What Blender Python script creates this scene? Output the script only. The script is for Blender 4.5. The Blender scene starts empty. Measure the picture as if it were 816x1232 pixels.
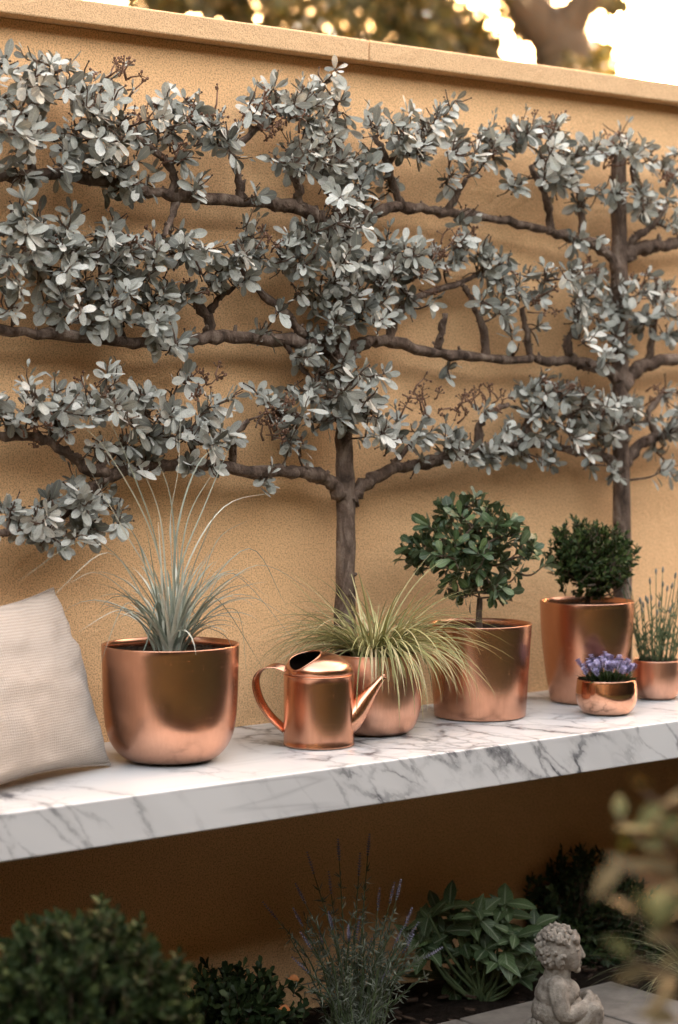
import bpy, bmesh, math, random
import numpy as np
from mathutils import Vector, Matrix, noise as mnoise

# ------------------------------------------------------------------ camera, world, sun, exposure
SC = bpy.context.scene
COL = SC.collection
PI = math.pi
F = 2550.0                       # focal length in pixels of an 816 px wide frame
TH = math.radians(39.0)         # the wall runs along X, the camera looks past it to the right
HOR = 490.0                      # horizon row
FW = np.array([math.sin(TH), math.cos(TH), 0.0])
RT = np.array([math.cos(TH), -math.sin(TH), 0.0])
UP = np.array([0.0, 0.0, 1.0])
CAM = np.array([-3.21, -3.963, 1.42])

cd = bpy.data.cameras.new('camera')
cam = bpy.data.objects.new('camera', cd); COL.objects.link(cam)
cam.location = CAM
cam.rotation_euler = (PI / 2, 0, -TH)
cd.sensor_fit = 'HORIZONTAL'; cd.sensor_width = 36.0
cd.lens = F / 816.0 * 36.0
cd.shift_y = -(616.0 - HOR) / 816.0
cd.clip_end = 3000.0
cd.dof.use_dof = True
cd.dof.focus_distance = 4.66
cd.dof.aperture_fstop = cd.lens / 1000.0 / 0.031
cd.dof.aperture_blades = 0
SC.camera = cam

SUN_ELEV, SUN_AZ = math.radians(10), math.radians(60)      # azimuth clockwise from +Y
W = bpy.data.worlds.new('World'); SC.world = W; W.use_nodes = True
nt = W.node_tree; nt.nodes.clear()
wo = nt.nodes.new('ShaderNodeOutputWorld'); bg = nt.nodes.new('ShaderNodeBackground')
sky = nt.nodes.new('ShaderNodeTexSky'); sky.sky_type = 'NISHITA'; sky.sun_disc = False
sky.sun_elevation = SUN_ELEV; sky.sun_rotation = SUN_AZ
sky.dust_density = 6.0; sky.air_density = 1.0; sky.ozone_density = 0.3; sky.altitude = 0
tint = nt.nodes.new('ShaderNodeMix'); tint.data_type = 'RGBA'; tint.blend_type = 'MULTIPLY'
tint.inputs[0].default_value = 1.0; tint.inputs[7].default_value = (1.0, 0.75, 0.58, 1)
nt.links.new(sky.outputs[0], tint.inputs[6]); nt.links.new(tint.outputs[2], bg.inputs[0])
nt.links.new(bg.outputs[0], wo.inputs[0])
bg.inputs[1].default_value = 0.15
sl = bpy.data.lights.new('sun', 'SUN'); sun = bpy.data.objects.new('sun', sl); COL.objects.link(sun)
sl.energy = 2.0; sl.angle = math.radians(0.5); sl.color = (1.0, 0.92, 0.80)
sd = Vector((math.sin(SUN_AZ) * math.cos(SUN_ELEV), math.cos(SUN_AZ) * math.cos(SUN_ELEV), math.sin(SUN_ELEV)))
sun.rotation_euler = sd.to_track_quat('Z', 'Y').to_euler(); sun.location = (0, 0, 8)
vs = SC.view_settings
vs.view_transform = 'Standard'; vs.look = 'None'; vs.gamma = 1.0; vs.use_curve_mapping = False
vs.exposure = 5.06
SC.cycles.use_denoising = True
SC.cycles.max_bounces = 8; SC.cycles.diffuse_bounces = 4; SC.cycles.glossy_bounces = 4
SC.cycles.transmission_bounces = 4; SC.cycles.transparent_max_bounces = 6
SC.cycles.sample_clamp_indirect = 6.0
SC.cycles.caustics_reflective = False; SC.cycles.caustics_refractive = False

# ------------------------------------------------------------------ projection helpers (pixel of the photograph -> place in the garden)
def ray(px, py):
    return FW + RT * ((px - 408.0) / F) + UP * ((HOR - py) / F)
def P(px, py, Y):                 # on the vertical plane y = Y
    d = ray(px, py); return CAM + d * ((Y - CAM[1]) / d[1])
def G(px, py, Z):                 # on the horizontal plane z = Z
    d = ray(px, py); return CAM + d * ((Z - CAM[2]) / d[2])
def V(px, py, depth):             # at a depth
    return CAM + ray(px, py) * depth
def pxm(p):                       # pixels per metre at a point
    return F / float(np.dot(np.asarray(p) - CAM, FW))

# ------------------------------------------------------------------ scene helpers
def tag(o, label=None, cat=None, group=None, kind=None):
    if label: o['label'] = label
    if cat: o['category'] = cat
    if group: o['group'] = group
    if kind: o['kind'] = kind
    return o
def empty(name, loc, label, cat, group=None):
    o = bpy.data.objects.new(name, None); COL.objects.link(o)
    o.location = tuple(float(v) for v in loc); o.empty_display_size = 0.05
    return tag(o, label, cat, group)
def link(name, me, material, parent=None):
    o = bpy.data.objects.new(name, me); COL.objects.link(o)
    if material is not None: me.materials.append(material)
    if parent is not None:
        o.parent = parent
        off = parent.location.copy() if parent.type == 'EMPTY' else Vector((0, 0, 0))     # part meshes themselves sit at the world origin
        o.matrix_parent_inverse = Matrix.Translation(-off)      # meshes are written in world coordinates
    return o
def mesh_np(name, v, f, smooth=True):
    me = bpy.data.meshes.new(name)
    me.from_pydata([tuple(map(float, a)) for a in v], [], [tuple(map(int, q)) for q in f])
    me.validate(verbose=False)
    if smooth: me.polygons.foreach_set('use_smooth', [True] * len(me.polygons))
    me.update()
    return me

class MB:
    """collects shapes that belong to ONE part"""
    def __init__(self): self.v = []; self.f = []
    def add(self, v, f):
        b = len(self.v); self.v.extend([tuple(map(float, a)) for a in v]); self.f.extend([tuple(i + b for i in q) for q in f])
    def tube(self, pts, rad, n=8, rng=None, rough=0.0, cap=True):
        pts = [Vector(p) for p in pts]
        m = len(pts)
        if m < 2: return
        t0 = (pts[1] - pts[0]).normalized()
        u = t0.orthogonal().normalized()
        v = []; f = []
        for i, p in enumerate(pts):
            a = pts[max(i - 1, 0)]; c = pts[min(i + 1, m - 1)]
            t = (c - a)
            t = t.normalized() if t.length > 1e-9 else t0
            u = (u - t * u.dot(t)); u = u.normalized() if u.length > 1e-6 else t.orthogonal().normalized()
            w = t.cross(u)
            r = rad[i] if hasattr(rad, '__len__') else rad
            for k in range(n):
                a_ = 2 * PI * k / n
                rr = r * (1 + (rng.uniform(-rough, rough) if rng else 0))
                v.append(p + (u * math.cos(a_) + w * math.sin(a_)) * rr)
        for i in range(m - 1):
            for k in range(n):
                k2 = (k + 1) % n
                f.append((i * n + k, i * n + k2, (i + 1) * n + k2, (i + 1) * n + k))
        if cap:
            f.append(tuple(range(n - 1, -1, -1))); f.append(tuple((m - 1) * n + k for k in range(n)))
        self.add(v, f)
    def ball(self, c, r, seg=8, rings=5, sq=(1, 1, 1)):
        v = [(c[0], c[1], c[2] - r * sq[2])]; f = []
        for i in range(1, rings):
            ph = -PI / 2 + PI * i / rings
            for k in range(seg):
                a = 2 * PI * k / seg
                v.append((c[0] + r * sq[0] * math.cos(ph) * math.cos(a), c[1] + r * sq[1] * math.cos(ph) * math.sin(a), c[2] + r * sq[2] * math.sin(ph)))
        v.append((c[0], c[1], c[2] + r * sq[2])); top = len(v) - 1
        for k in range(seg):
            k2 = (k + 1) % seg
            f.append((0, 1 + k2, 1 + k)); f.append((top, top - seg + k, top - seg + k2))
            for i in range(rings - 2):
                b = 1 + i * seg
                f.append((b + k, b + k2, b + seg + k2, b + seg + k))
        self.add(v, f)
    def build(self, name, material, parent=None, smooth=True):
        return link(name, mesh_np(name, self.v, self.f, smooth), material, parent)

class Leaves:
    """leaf blades gathered into one mesh; every blade is a curved, folded little sheet"""
    SH = {'oval': ([0, .10, .28, .50, .72, .90, 1], [.07, .24, .66, .96, 1, .68, .12]),
          'obov': ([0, .15, .4, .65, .86, 1], [.07, .25, .62, 1, .82, .10]),
          'lance': ([0, .12, .32, .55, .8, 1], [.06, .6, 1, .85, .42, .02]),
          'ovate': ([0, .08, .2, .35, .52, .7, .86, 1], [.08, .5, .86, 1, .92, .64, .3, .02]),
          'ellip': ([0, .1, .25, .42, .6, .78, .9, 1], [.06, .40, .82, 1, .92, .60, .28, .03]),
          'tiny': ([0, .5, 1], [.25, 1, .12])}
    def __init__(self, shape='oval'): self.rows = []; self.t, self.w = map(np.array, self.SH[shape])
    def add(self, p, d, n, L, Wd, curl=.15, fold=.15): self.rows.append((*p, *d, *n, L, Wd, curl, fold))
    def mesh(self, name):
        R = np.array(self.rows); N = len(R); S = len(self.t)
        p = R[:, 0:3]; d = R[:, 3:6]; n = R[:, 6:9]
        d /= np.linalg.norm(d, axis=1)[:, None] + 1e-9
        s = np.cross(d, n); s /= np.linalg.norm(s, axis=1)[:, None] + 1e-9
        n = np.cross(s, d)
        L = R[:, 9:10]; Wd = R[:, 10:11]; cu = R[:, 11:12]; fo = R[:, 12:13]
        out = np.zeros((N, S, 3, 3))
        for i in range(S):
            t = self.t[i]; c = p + d * L * t * (1 - .3 * np.abs(cu) * t) - n * L * cu * t * t
            hw = Wd * .5 * self.w[i]
            out[:, i, 1] = c
            out[:, i, 0] = c - s * hw + n * hw * fo * 2
            out[:, i, 2] = c + s * hw + n * hw * fo * 2
        verts = out.reshape(-1, 3)
        q = []
        for i in range(S - 1):
            for k in range(2):
                a = i * 3 + k; q.append((a, a + 1, a + 4, a + 3))
        q = np.array(q); faces = (q[None] + (np.arange(N) * S * 3)[:, None, None]).reshape(-1, 4)
        me = bpy.data.meshes.new(name)
        me.vertices.add(len(verts)); me.vertices.foreach_set('co', verts.ravel())
        me.loops.add(faces.size); me.loops.foreach_set('vertex_index', faces.ravel().astype(np.int32))
        me.polygons.add(len(faces)); me.polygons.foreach_set('loop_start', np.arange(0, faces.size, 4, dtype=np.int32))
        me.polygons.foreach_set('use_smooth', np.ones(len(faces), dtype=bool))
        me.update(calc_edges=True)
        uv = np.zeros((N, S, 3, 2)); uv[..., 0] = self.t[None, :, None]; uv[..., 1] = np.array([0, .5, 1])[None, None, :]
        me.uv_layers.new(name='UVMap').data.foreach_set('uv', uv.reshape(-1, 2)[faces.ravel()].ravel().astype(np.float32))
        return me
    def build(self, name, material, parent=None): return link(name, self.mesh(name), material, parent)

class Blades:
    """long grass blades: tapering ribbons with a keel, one mesh"""
    def __init__(self): self.v = []; self.f = []
    def add(self, pts, w, n=10, side=None, keel=.35):
        pts = np.asarray(pts); m = len(pts)
        b = len(self.v)
        for i in range(m):
            t = pts[min(i + 1, m - 1)] - pts[max(i - 1, 0)]; t = t / (np.linalg.norm(t) + 1e-9)
            s = np.cross(t, UP) if side is None else np.asarray(side) - t * np.dot(side, t)
            l = np.linalg.norm(s); s = s / l if l > 1e-3 else RT
            k = np.cross(s, t)
            u = i / (m - 1)
            hw = .5 * w * (1 - u ** 2.2) * (0.75 + .25 * min(1, u * 6)) + .0002
            self.v += [pts[i] - s * hw + k * hw * keel, pts[i] - k * hw * .2, pts[i] + s * hw + k * hw * keel]
        for i in range(m - 1):
            a = b + i * 3
            self.f += [(a, a + 1, a + 4, a + 3), (a + 1, a + 2, a + 5, a + 4)]
    def build(self, name, material, parent=None): return link(name, mesh_np(name, self.v, self.f), material, parent)

def two_mats(name, me_a, mat_a, me_b, mat_b, parent):
    for p in (me_b,): p.polygons.foreach_set('material_index', [1] * len(p.polygons))
    bm = bmesh.new(); bm.from_mesh(me_a); bm.from_mesh(me_b); me = bpy.data.meshes.new(name); bm.to_mesh(me); bm.free()
    o = link(name, me, mat_a, parent); me.materials.append(mat_b); return o
def spline(pts, n):
    """Catmull-Rom through points, n steps a span"""
    p = [np.asarray(a, float) for a in pts]; p = [2 * p[0] - p[1]] + p + [2 * p[-1] - p[-2]]
    out = []
    for i in range(1, len(p) - 2):
        for k in range(n):
            t = k / n
            out.append(.5 * ((2 * p[i]) + (-p[i - 1] + p[i + 1]) * t + (2 * p[i - 1] - 5 * p[i] + 4 * p[i + 1] - p[i + 2]) * t * t + (-p[i - 1] + 3 * p[i] - 3 * p[i + 1] + p[i + 2]) * t ** 3))
    out.append(p[-2]); return np.array(out)
def rnd_dir(rng):
    z = rng.uniform(-1, 1); a = rng.uniform(0, 2 * PI); r = math.sqrt(1 - z * z)
    return np.array([r * math.cos(a), r * math.sin(a), z])
def unit(v): v = np.asarray(v, float); return v / (np.linalg.norm(v) + 1e-9)
def frame(a):
    a = unit(a); h = np.array([0, 0, 1.0]) if abs(a[2]) < .9 else np.array([1.0, 0, 0])
    u = unit(np.cross(h, a)); return u, np.cross(a, u)
def box_mesh(x0, x1, y0, y1, z0, z1, bev=.004, seg=2):
    bm = bmesh.new(); bmesh.ops.create_cube(bm, size=1)
    for v in bm.verts:
        v.co = Vector((x0 + (v.co.x + .5) * (x1 - x0), y0 + (v.co.y + .5) * (y1 - y0), z0 + (v.co.z + .5) * (z1 - z0)))
    if bev: bmesh.ops.bevel(bm, geom=bm.edges[:], offset=bev, segments=seg, profile=.5, affect='EDGES')
    me = bpy.data.meshes.new('box'); bm.to_mesh(me); bm.free(); return me
def lathe(prof, c, n=72, closed=False):
    """prof: list of (r, z); spun round the vertical through c"""
    v = []; f = []; m = len(prof)
    for r, z in prof:
        for k in range(n):
            a = 2 * PI * k / n; v.append((c[0] + r * math.cos(a), c[1] + r * math.sin(a), c[2] + z))
    for i in range(m - 1):
        for k in range(n):
            k2 = (k + 1) % n; f.append((i * n + k, i * n + k2, (i + 1) * n + k2, (i + 1) * n + k))
    f.append(tuple(range(n - 1, -1, -1)))
    f.append(tuple((m - 1) * n + k for k in range(n)))
    return v, f

# ------------------------------------------------------------------ materials
class N:
    def __init__(self, name):
        self.m = bpy.data.materials.new(name); self.m.use_nodes = True
        self.t = self.m.node_tree; self.b = self.t.nodes['Principled BSDF']; self.out = self.t.nodes['Material Output']
        self.co = None
    def n(self, typ, **kw):
        x = self.t.nodes.new(typ)
        for k, v in kw.items(): setattr(x, k, v)
        return x
    def l(self, a, b): self.t.links.new(a, b)
    def coord(self, scale=(1, 1, 1), rot=(0, 0, 0)):
        if self.co is None: self.co = self.n('ShaderNodeTexCoord')
        mp = self.n('ShaderNodeMapping'); mp.inputs['Scale'].default_value = scale; mp.inputs['Rotation'].default_value = rot
        self.l(self.co.outputs['Object'], mp.inputs[0]); return mp.outputs[0]
    def noise(self, scale, detail=4, rough=.55, dist=0, vec=None):
        x = self.n('ShaderNodeTexNoise'); x.inputs['Scale'].default_value = scale; x.inputs['Detail'].default_value = detail
        x.inputs['Roughness'].default_value = rough; x.inputs['Distortion'].default_value = dist
        self.l(vec if vec is not None else self.coord(), x.inputs['Vector']); return x.outputs['Fac']
    def ramp(self, fac, stops, mode='LINEAR'):
        r = self.n('ShaderNodeValToRGB'); r.color_ramp.interpolation = mode; e = r.color_ramp.elements
        e[0].position, e[0].color = stops[0][0], (*stops[0][1], 1); e[1].position, e[1].color = stops[-1][0], (*stops[-1][1], 1)
        for p, c in stops[1:-1]:
            q = e.new(p); q.color = (*c, 1)
        self.l(fac, r.inputs[0]); return r.outputs[0]
    def math(self, op, a, b=None, clamp=False):
        x = self.n('ShaderNodeMath', operation=op, use_clamp=clamp)
        for i, q in enumerate((a, b)):
            if q is None: continue
            if isinstance(q, (int, float)): x.inputs[i].default_value = q
            else: self.l(q, x.inputs[i])
        return x.outputs[0]
    def mix(self, fac, a, b, blend='MIX'):
        x = self.n('ShaderNodeMix', data_type='RGBA', blend_type=blend)
        for i, q in ((0, fac), (6, a), (7, b)):
            if isinstance(q, (int, float)): x.inputs[i].default_value = q
            elif isinstance(q, tuple): x.inputs[i].default_value = (*q, 1)
            else: self.l(q, x.inputs[i])
        return x.outputs[2]
    def col(self, c): self.l(c, self.b.inputs['Base Color']) if not isinstance(c, tuple) else setattr(self.b.inputs['Base Color'], 'default_value', (*c, 1)); return self
    def rough(self, r): self.l(r, self.b.inputs['Roughness']) if not isinstance(r, (int, float)) else setattr(self.b.inputs['Roughness'], 'default_value', r); return self
    def bump(self, h, strength=.3, dist=.01):
        x = self.n('ShaderNodeBump'); x.inputs['Strength'].default_value = strength; x.inputs['Distance'].default_value = dist
        self.l(h, x.inputs['Height']); self.l(x.outputs[0], self.b.inputs['Normal']); self.bp = x; return self
    def island(self): return self.n('ShaderNodeNewGeometry').outputs['Random Per Island']

def m_stucco(name, a, b, grain=260):
    k = N(name)
    big = k.noise(1.3, 5, .6); fine = k.noise(grain, 3, .6); mid = k.noise(22, 4, .6)
    c = k.ramp(big, [(.3, a), (.7, b)])
    c = k.mix(k.math('MULTIPLY', mid, .35), c, tuple(v * .72 for v in a))
    sp = k.ramp(fine, [(.36, (.60, .57, .53)), (.50, (.97, .97, .97)), (.66, (1.12, 1.12, 1.12))])
    c = k.mix(1.0, c, sp, 'MULTIPLY')
    h = k.math('ADD', k.math('MULTIPLY', fine, .6), k.math('ADD', k.math('MULTIPLY', k.noise(90, 4, .6), .8), k.math('MULTIPLY', k.noise(7, 6, .6, .8), 5.0)))
    k.col(c).rough(.9).bump(h, .5, .0035); k.b.inputs['Specular IOR Level'].default_value = .2
    return k.m
def m_marble():
    k = N('marble')
    def warp(scale, amt, vec):
        x = k.n('ShaderNodeTexNoise'); x.inputs['Scale'].default_value = scale; x.inputs['Detail'].default_value = 7; x.inputs['Roughness'].default_value = .65
        k.l(vec, x.inputs['Vector'])
        a = k.n('ShaderNodeVectorMath', operation='SUBTRACT'); k.l(x.outputs['Color'], a.inputs[0]); a.inputs[1].default_value = (.5, .5, .5)
        b = k.n('ShaderNodeVectorMath', operation='SCALE'); k.l(a.outputs[0], b.inputs[0]); b.inputs['Scale'].default_value = amt
        c = k.n('ShaderNodeVectorMath', operation='ADD'); k.l(vec, c.inputs[0]); k.l(b.outputs[0], c.inputs[1]); return c.outputs[0]
    def cracks(vec, scale, thin, soft):
        v = k.n('ShaderNodeTexVoronoi', feature='DISTANCE_TO_EDGE'); v.inputs['Scale'].default_value = scale; k.l(vec, v.inputs['Vector'])
        return k.ramp(v.outputs['Distance'], [(0, (1, 1, 1)), (thin, (.85, .85, .85)), (thin * 1.9, (.28, .28, .28)), (soft, (0, 0, 0))])
    def turned(rot, scale):
        a = k.coord((1, 1, 1), rot); m = k.n('ShaderNodeMapping'); m.inputs['Scale'].default_value = scale; k.l(a, m.inputs[0]); return m.outputs[0]
    dia = turned((0, math.radians(-42), math.radians(12)), (.55, 1.0, 1.75))
    f1 = cracks(warp(6, .15, dia), 4.2, .016, .08); f2 = cracks(warp(13, .09, dia), 10, .024, .10)
    m1 = k.ramp(k.noise(2.2, 2, .5, .2, turned((0, math.radians(-42), 0), (.6, .5, 1.6))), [(.41, (0, 0, 0)), (.51, (1, 1, 1))])
    m2 = k.ramp(k.noise(3.0, 2, .5, .2, turned((.2, math.radians(-42), .2), (.6, .5, 1.6))), [(.43, (0, 0, 0)), (.55, (1, 1, 1))])
    brk = k.ramp(k.noise(13, 5, .6), [(.34, (.10, .10, .10)), (.56, (1, 1, 1))])
    fac = k.math('ADD', k.math('MULTIPLY', f1, m1), k.math('MULTIPLY', k.math('MULTIPLY', f2, m2), .7), True); fac = k.math('MULTIPLY', fac, brk)
    st = k.noise(2.2, 3, .5, .6, k.coord((.30, 4.2, 4.2), (0, 0, math.radians(5)))); st = k.ramp(k.math('ABSOLUTE', k.math('SUBTRACT', st, .5)), [(0, (1, 1, 1)), (.008, (.6, .6, .6)), (.03, (0, 0, 0))])
    stm = k.ramp(k.noise(2.5, 2), [(.42, (0, 0, 0)), (.6, (1, 1, 1))])
    cloud = k.ramp(k.noise(2.4, 3, .5, .4, dia), [(.34, (.53, .521, .51)), (.55, (.61, .60, .585))])
    c = k.mix(k.math('MULTIPLY', k.math('MULTIPLY', st, stm), .4), cloud, (.30, .295, .295))
    c = k.mix(k.math('MULTIPLY', fac, .97), c, (.075, .075, .082))
    k.col(c).rough(.30)
    k.b.inputs['Specular IOR Level'].default_value = .4
    return k.m
def m_copper(name, polish=.2, col=(.67, .355, .235), aniso=.65, side='Z'):
    k = N(name); b = k.b
    st = k.noise(5, 5, .7, 0, k.coord((1.2, 1.2, 170)))
    cl = k.noise(9, 5, .6, .4)
    c = k.mix(cl, tuple(v * .90 for v in col), tuple(min(1, v * 1.06) for v in col))
    c = k.mix(k.math('MULTIPLY', k.ramp(k.noise(26, 6, .7), [(.55, (0, 0, 0)), (.8, (1, 1, 1))]), .18), c, (.42, .20, .12))
    k.col(c); b.inputs['Metallic'].default_value = 1
    vs_ = k.noise(7, 5, .7, 0, k.coord((30, 30, .5))); c = k.mix(k.math('MULTIPLY', k.ramp(vs_, [(.42, (0, 0, 0)), (.62, (1, 1, 1))]), .22), c, tuple(v * .62 for v in col)); k.col(c)
    r = k.math('ADD', k.math('MULTIPLY', st, .09), k.math('MULTIPLY', vs_, .10)); r = k.math('ADD', r, polish - .085)
    k.rough(r); b.inputs['Anisotropic'].default_value = aniso
    tg = k.n('ShaderNodeTangent', direction_type='RADIAL', axis=side); k.l(tg.outputs[0], b.inputs['Tangent'])
    k.bump(st, .03, .001)
    return k.m
def m_leaf(name, stops, under=None, rough=.5, trans=.12, spec=.35, speck=0.0, veins=0.0):
    k = N(name); b = k.b
    c = k.ramp(k.island(), stops)
    if speck:
        c = k.mix(k.math('MULTIPLY', k.ramp(k.noise(330, 4, .75), [(.47, (0, 0, 0)), (.66, (1, 1, 1))]), speck), c, tuple(v * 1.6 for v in stops[0][1]))
    nz = k.noise(30, 4); c = k.mix(1.0, c, k.ramp(nz, [(.3, (.8, .8, .8)), (.7, (1.12, 1.12, 1.12))]), 'MULTIPLY')
    if under is not None:
        g = k.n('ShaderNodeNewGeometry'); c = k.mix(g.outputs['Backfacing'], c, under)
    k.col(c).rough(rough); b.inputs['Specular IOR Level'].default_value = spec
    h = k.noise(240, 3)
    if veins:
        if k.co is None: k.co = k.n('ShaderNodeTexCoord')
        sx = k.n('ShaderNodeSeparateXYZ'); k.l(k.co.outputs['UV'], sx.inputs[0])
        a = k.math('ABSOLUTE', k.math('SUBTRACT', sx.outputs[1], .5))
        rib = k.ramp(a, [(0, (1, 1, 1)), (.035, (.7, .7, .7)), (.075, (0, 0, 0))])
        sv = k.math('SINE', k.math('MULTIPLY', k.math('SUBTRACT', sx.outputs[0], k.math('MULTIPLY', a, .55)), 58.0))
        sv = k.ramp(sv, [(.80, (0, 0, 0)), (1.0, (.55, .55, .55))])
        vn = k.math('MAXIMUM', rib, sv)
        c = k.mix(k.math('MULTIPLY', vn, veins), c, k.mix(.5, c, (.75, .78, .60))); k.col(c)
        h = k.math('SUBTRACT', k.math('MULTIPLY', h, .5), k.math('MULTIPLY', vn, .9))
    k.bump(h, .3, .002)
    if trans:
        tr = k.n('ShaderNodeBsdfTranslucent'); k.l(c, tr.inputs[0])
        mx = k.n('ShaderNodeMixShader'); mx.inputs[0].default_value = trans
        k.l(b.outputs[0], mx.inputs[1]); k.l(tr.outputs[0], mx.inputs[2]); k.l(mx.outputs[0], k.out.inputs[0])
    return k.m
def m_bark(name, a, b_, c_=None, sc=26):
    k = N(name)
    n1 = k.noise(sc, 7, .68, .6, k.coord((1, 1, .35))); n2 = k.noise(110, 5, .6)
    c = k.ramp(n1, [(.36, a), (.5, b_), (.63, c_ or b_)])
    c = k.mix(k.math('MULTIPLY', n2, .5), c, tuple(v * .5 for v in a))
    k.col(c).rough(.85).bump(k.math('ADD', n1, k.math('MULTIPLY', n2, .5)), 1.0, .010); k.b.inputs['Specular IOR Level'].default_value = .25
    return k.m
def m_simple(name, a, b_, sc=40, rough=.8, bump=.3, bd=.004, spec=.3):
    k = N(name); n1 = k.noise(sc, 6, .65); k.col(k.ramp(n1, [(.3, a), (.7, b_)])).rough(rough).bump(k.noise(sc * 3, 5, .65), bump, bd)
    k.b.inputs['Specular IOR Level'].default_value = spec; return k.m

WALL = m_stucco('ochre_stucco', (.79, .485, .25), (.87, .555, .295))
COPING = m_stucco('coping_stone', (.66, .43, .24), (.73, .485, .28), 300)
MARBLE = m_marble()
COP_A = m_copper('brushed_copper', .24)
COP_B = m_copper('satin_copper', .33, (.70, .39, .275), .3)
COP_C = m_copper('polished_copper', .13, (.74, .405, .27), .2)
CAN_SHADE = m_simple('can_shade_black', (.012, .008, .006), (.03, .018, .012), 30, .8)  # near-black colour painting the shade within the watering can
SAGE = m_leaf('silver_leaf', [(0, (.10, .102, .090)), (.18, (.22, .22, .195)), (.42, (.375, .378, .335)), (.75, (.47, .47, .425)), (1, (.58, .57, .52))], (.25, .25, .215), .72, .10, .18, .55, .35)  # darkest tones, dealt out at random, also stand in for shadowed leaves
BARK = m_bark('espalier_bark', (.055, .036, .026), (.16, .108, .080), (.30, .225, .175), 34)
TWIG = m_bark('twig_bark', (.05, .03, .02), (.13, .08, .055), (.24, .18, .13), 60)
SEED = m_simple('seed_head_brown', (.10, .05, .03), (.20, .11, .07), 200, .8)
GREYG = m_leaf('blue_grey_blade', [(0, (.19, .22, .17)), (.5, (.38, .41, .335)), (1, (.62, .61, .51))], None, .5, .15)
CAREX = m_leaf('yellow_green_blade', [(0, (.14, .15, .05)), (.4, (.30, .29, .11)), (.75, (.52, .47, .23)), (1, (.62, .50, .30))], None, .5, .2)
GLOSSY = m_leaf('glossy_green_leaf', [(0, (.020, .042, .013)), (.6, (.042, .080, .022)), (1, (.095, .14, .045))], (.07, .10, .045), .38, .08, .45, 0, .25)
BOXL = m_leaf('box_leaf', [(0, (.016, .030, .009)), (.6, (.034, .058, .015)), (1, (.075, .10, .026))], None, .55, .1, .2)
HOSTA = m_leaf('broad_leaf', [(0, (.026, .052, .018)), (1, (.068, .108, .038))], (.06, .09, .045), .45, .08, .4, 0, .45)
DARKL = m_leaf('dark_shrub_leaf', [(0, (.014, .028, .010)), (.7, (.032, .055, .018)), (1, (.07, .10, .035))], None, .5, .08, .3)
LAVL = m_leaf('lavender_leaf', [(0, (.12, .14, .10)), (1, (.28, .30, .23))], None, .7, .1)
SHRUBL = m_leaf('shrub_leaf', [(0, (.010, .018, .006)), (.6, (.022, .036, .011)), (1, (.05, .065, .02))], None, .65, .06, .1)
PURPLE = m_leaf('purple_floret', [(0, (.22, .19, .34)), (1, (.44, .39, .56))], None, .7, .15)
STEMG = m_simple('green_stem', (.06, .09, .04), (.11, .14, .06), 60, .6)
SOIL = m_simple('potting_soil', (.02, .013, .009), (.09, .06, .042), 160, 1.0, 1.0, .01, .1)
GROUND = m_simple('garden_soil', (.010, .007, .005), (.035, .024, .017), 60, 1.0, 1.0, .02, .1)
MULCH = m_simple('bark_chip', (.02, .012, .008), (.09, .055, .035), 50, .9)
ORANGE = m_leaf('fallen_leaf', [(0, (.30, .09, .02)), (1, (.42, .16, .04))], None, .6, .1)
STONE = m_simple('cast_stone', (.12, .10, .08), (.30, .265, .22), 42, .95, .8, .006, .15)
PAVE = m_simple('paving_concrete', (.12, .105, .09), (.19, .17, .145), 18, .95, .5, .004, .15)

def m_linen():
    k = N('linen'); co = k.coord()
    w1 = k.n('ShaderNodeTexWave', wave_type='BANDS', bands_direction='X'); w2 = k.n('ShaderNodeTexWave', wave_type='BANDS', bands_direction='Z')
    for w in (w1, w2):
        w.inputs['Scale'].default_value = 60; w.inputs['Distortion'].default_value = 1.6; w.inputs['Detail'].default_value = 3; w.inputs['Detail Scale'].default_value = 1.5
        k.l(co, w.inputs['Vector'])
    h = k.math('ADD', w1.outputs['Fac'], w2.outputs['Fac'])
    slub = k.noise(40, 4, .6, 0, k.coord((1, 1, 9)))
    c = k.mix(k.math('MULTIPLY', h, .5), (.30, .245, .20), (.52, .445, .375))
    c = k.mix(k.math('MULTIPLY', slub, .4), c, (.36, .30, .25))
    k.col(c).rough(.95).bump(k.math('ADD', h, k.math('MULTIPLY', slub, .5)), .4, .002); k.b.inputs['Specular IOR Level'].default_value = .1
    k.b.inputs['Sheen Weight'].default_value = .2
    return k.m
LINEN = m_linen()

# ------------------------------------------------------------------ the setting
ZB = CAM[2] - 0.74                # bench top
def sheet(name, x0, x1, y0, y1, z, material, nx=1, ny=1, amp=0):
    v = []; f = []
    for j in range(ny + 1):
        for i in range(nx + 1):
            x = x0 + (x1 - x0) * i / nx; y = y0 + (y1 - y0) * j / ny
            v.append((x, y, z + (amp * mnoise.fractal(Vector((x * 5, y * 5, 0)), 1.0, 2.0, 4) if amp else 0)))
    for j in range(ny):
        for i in range(nx):
            a = j * (nx + 1) + i; f.append((a, a + 1, a + nx + 2, a + nx + 1))
    return link(name, mesh_np(name, v, f), material)
GRASSY = m_simple('lawn', (.012, .020, .007), (.032, .045, .015), 30, 1.0, .8, .02)
tag(sheet('ground', -400, 400, -400, 400, -0.03, GRASSY), kind='structure')
tag(sheet('soil', -3.5, 4.5, -3.0, -0.001, 0.0, GROUND, 200, 80, .018), kind='structure')

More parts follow.
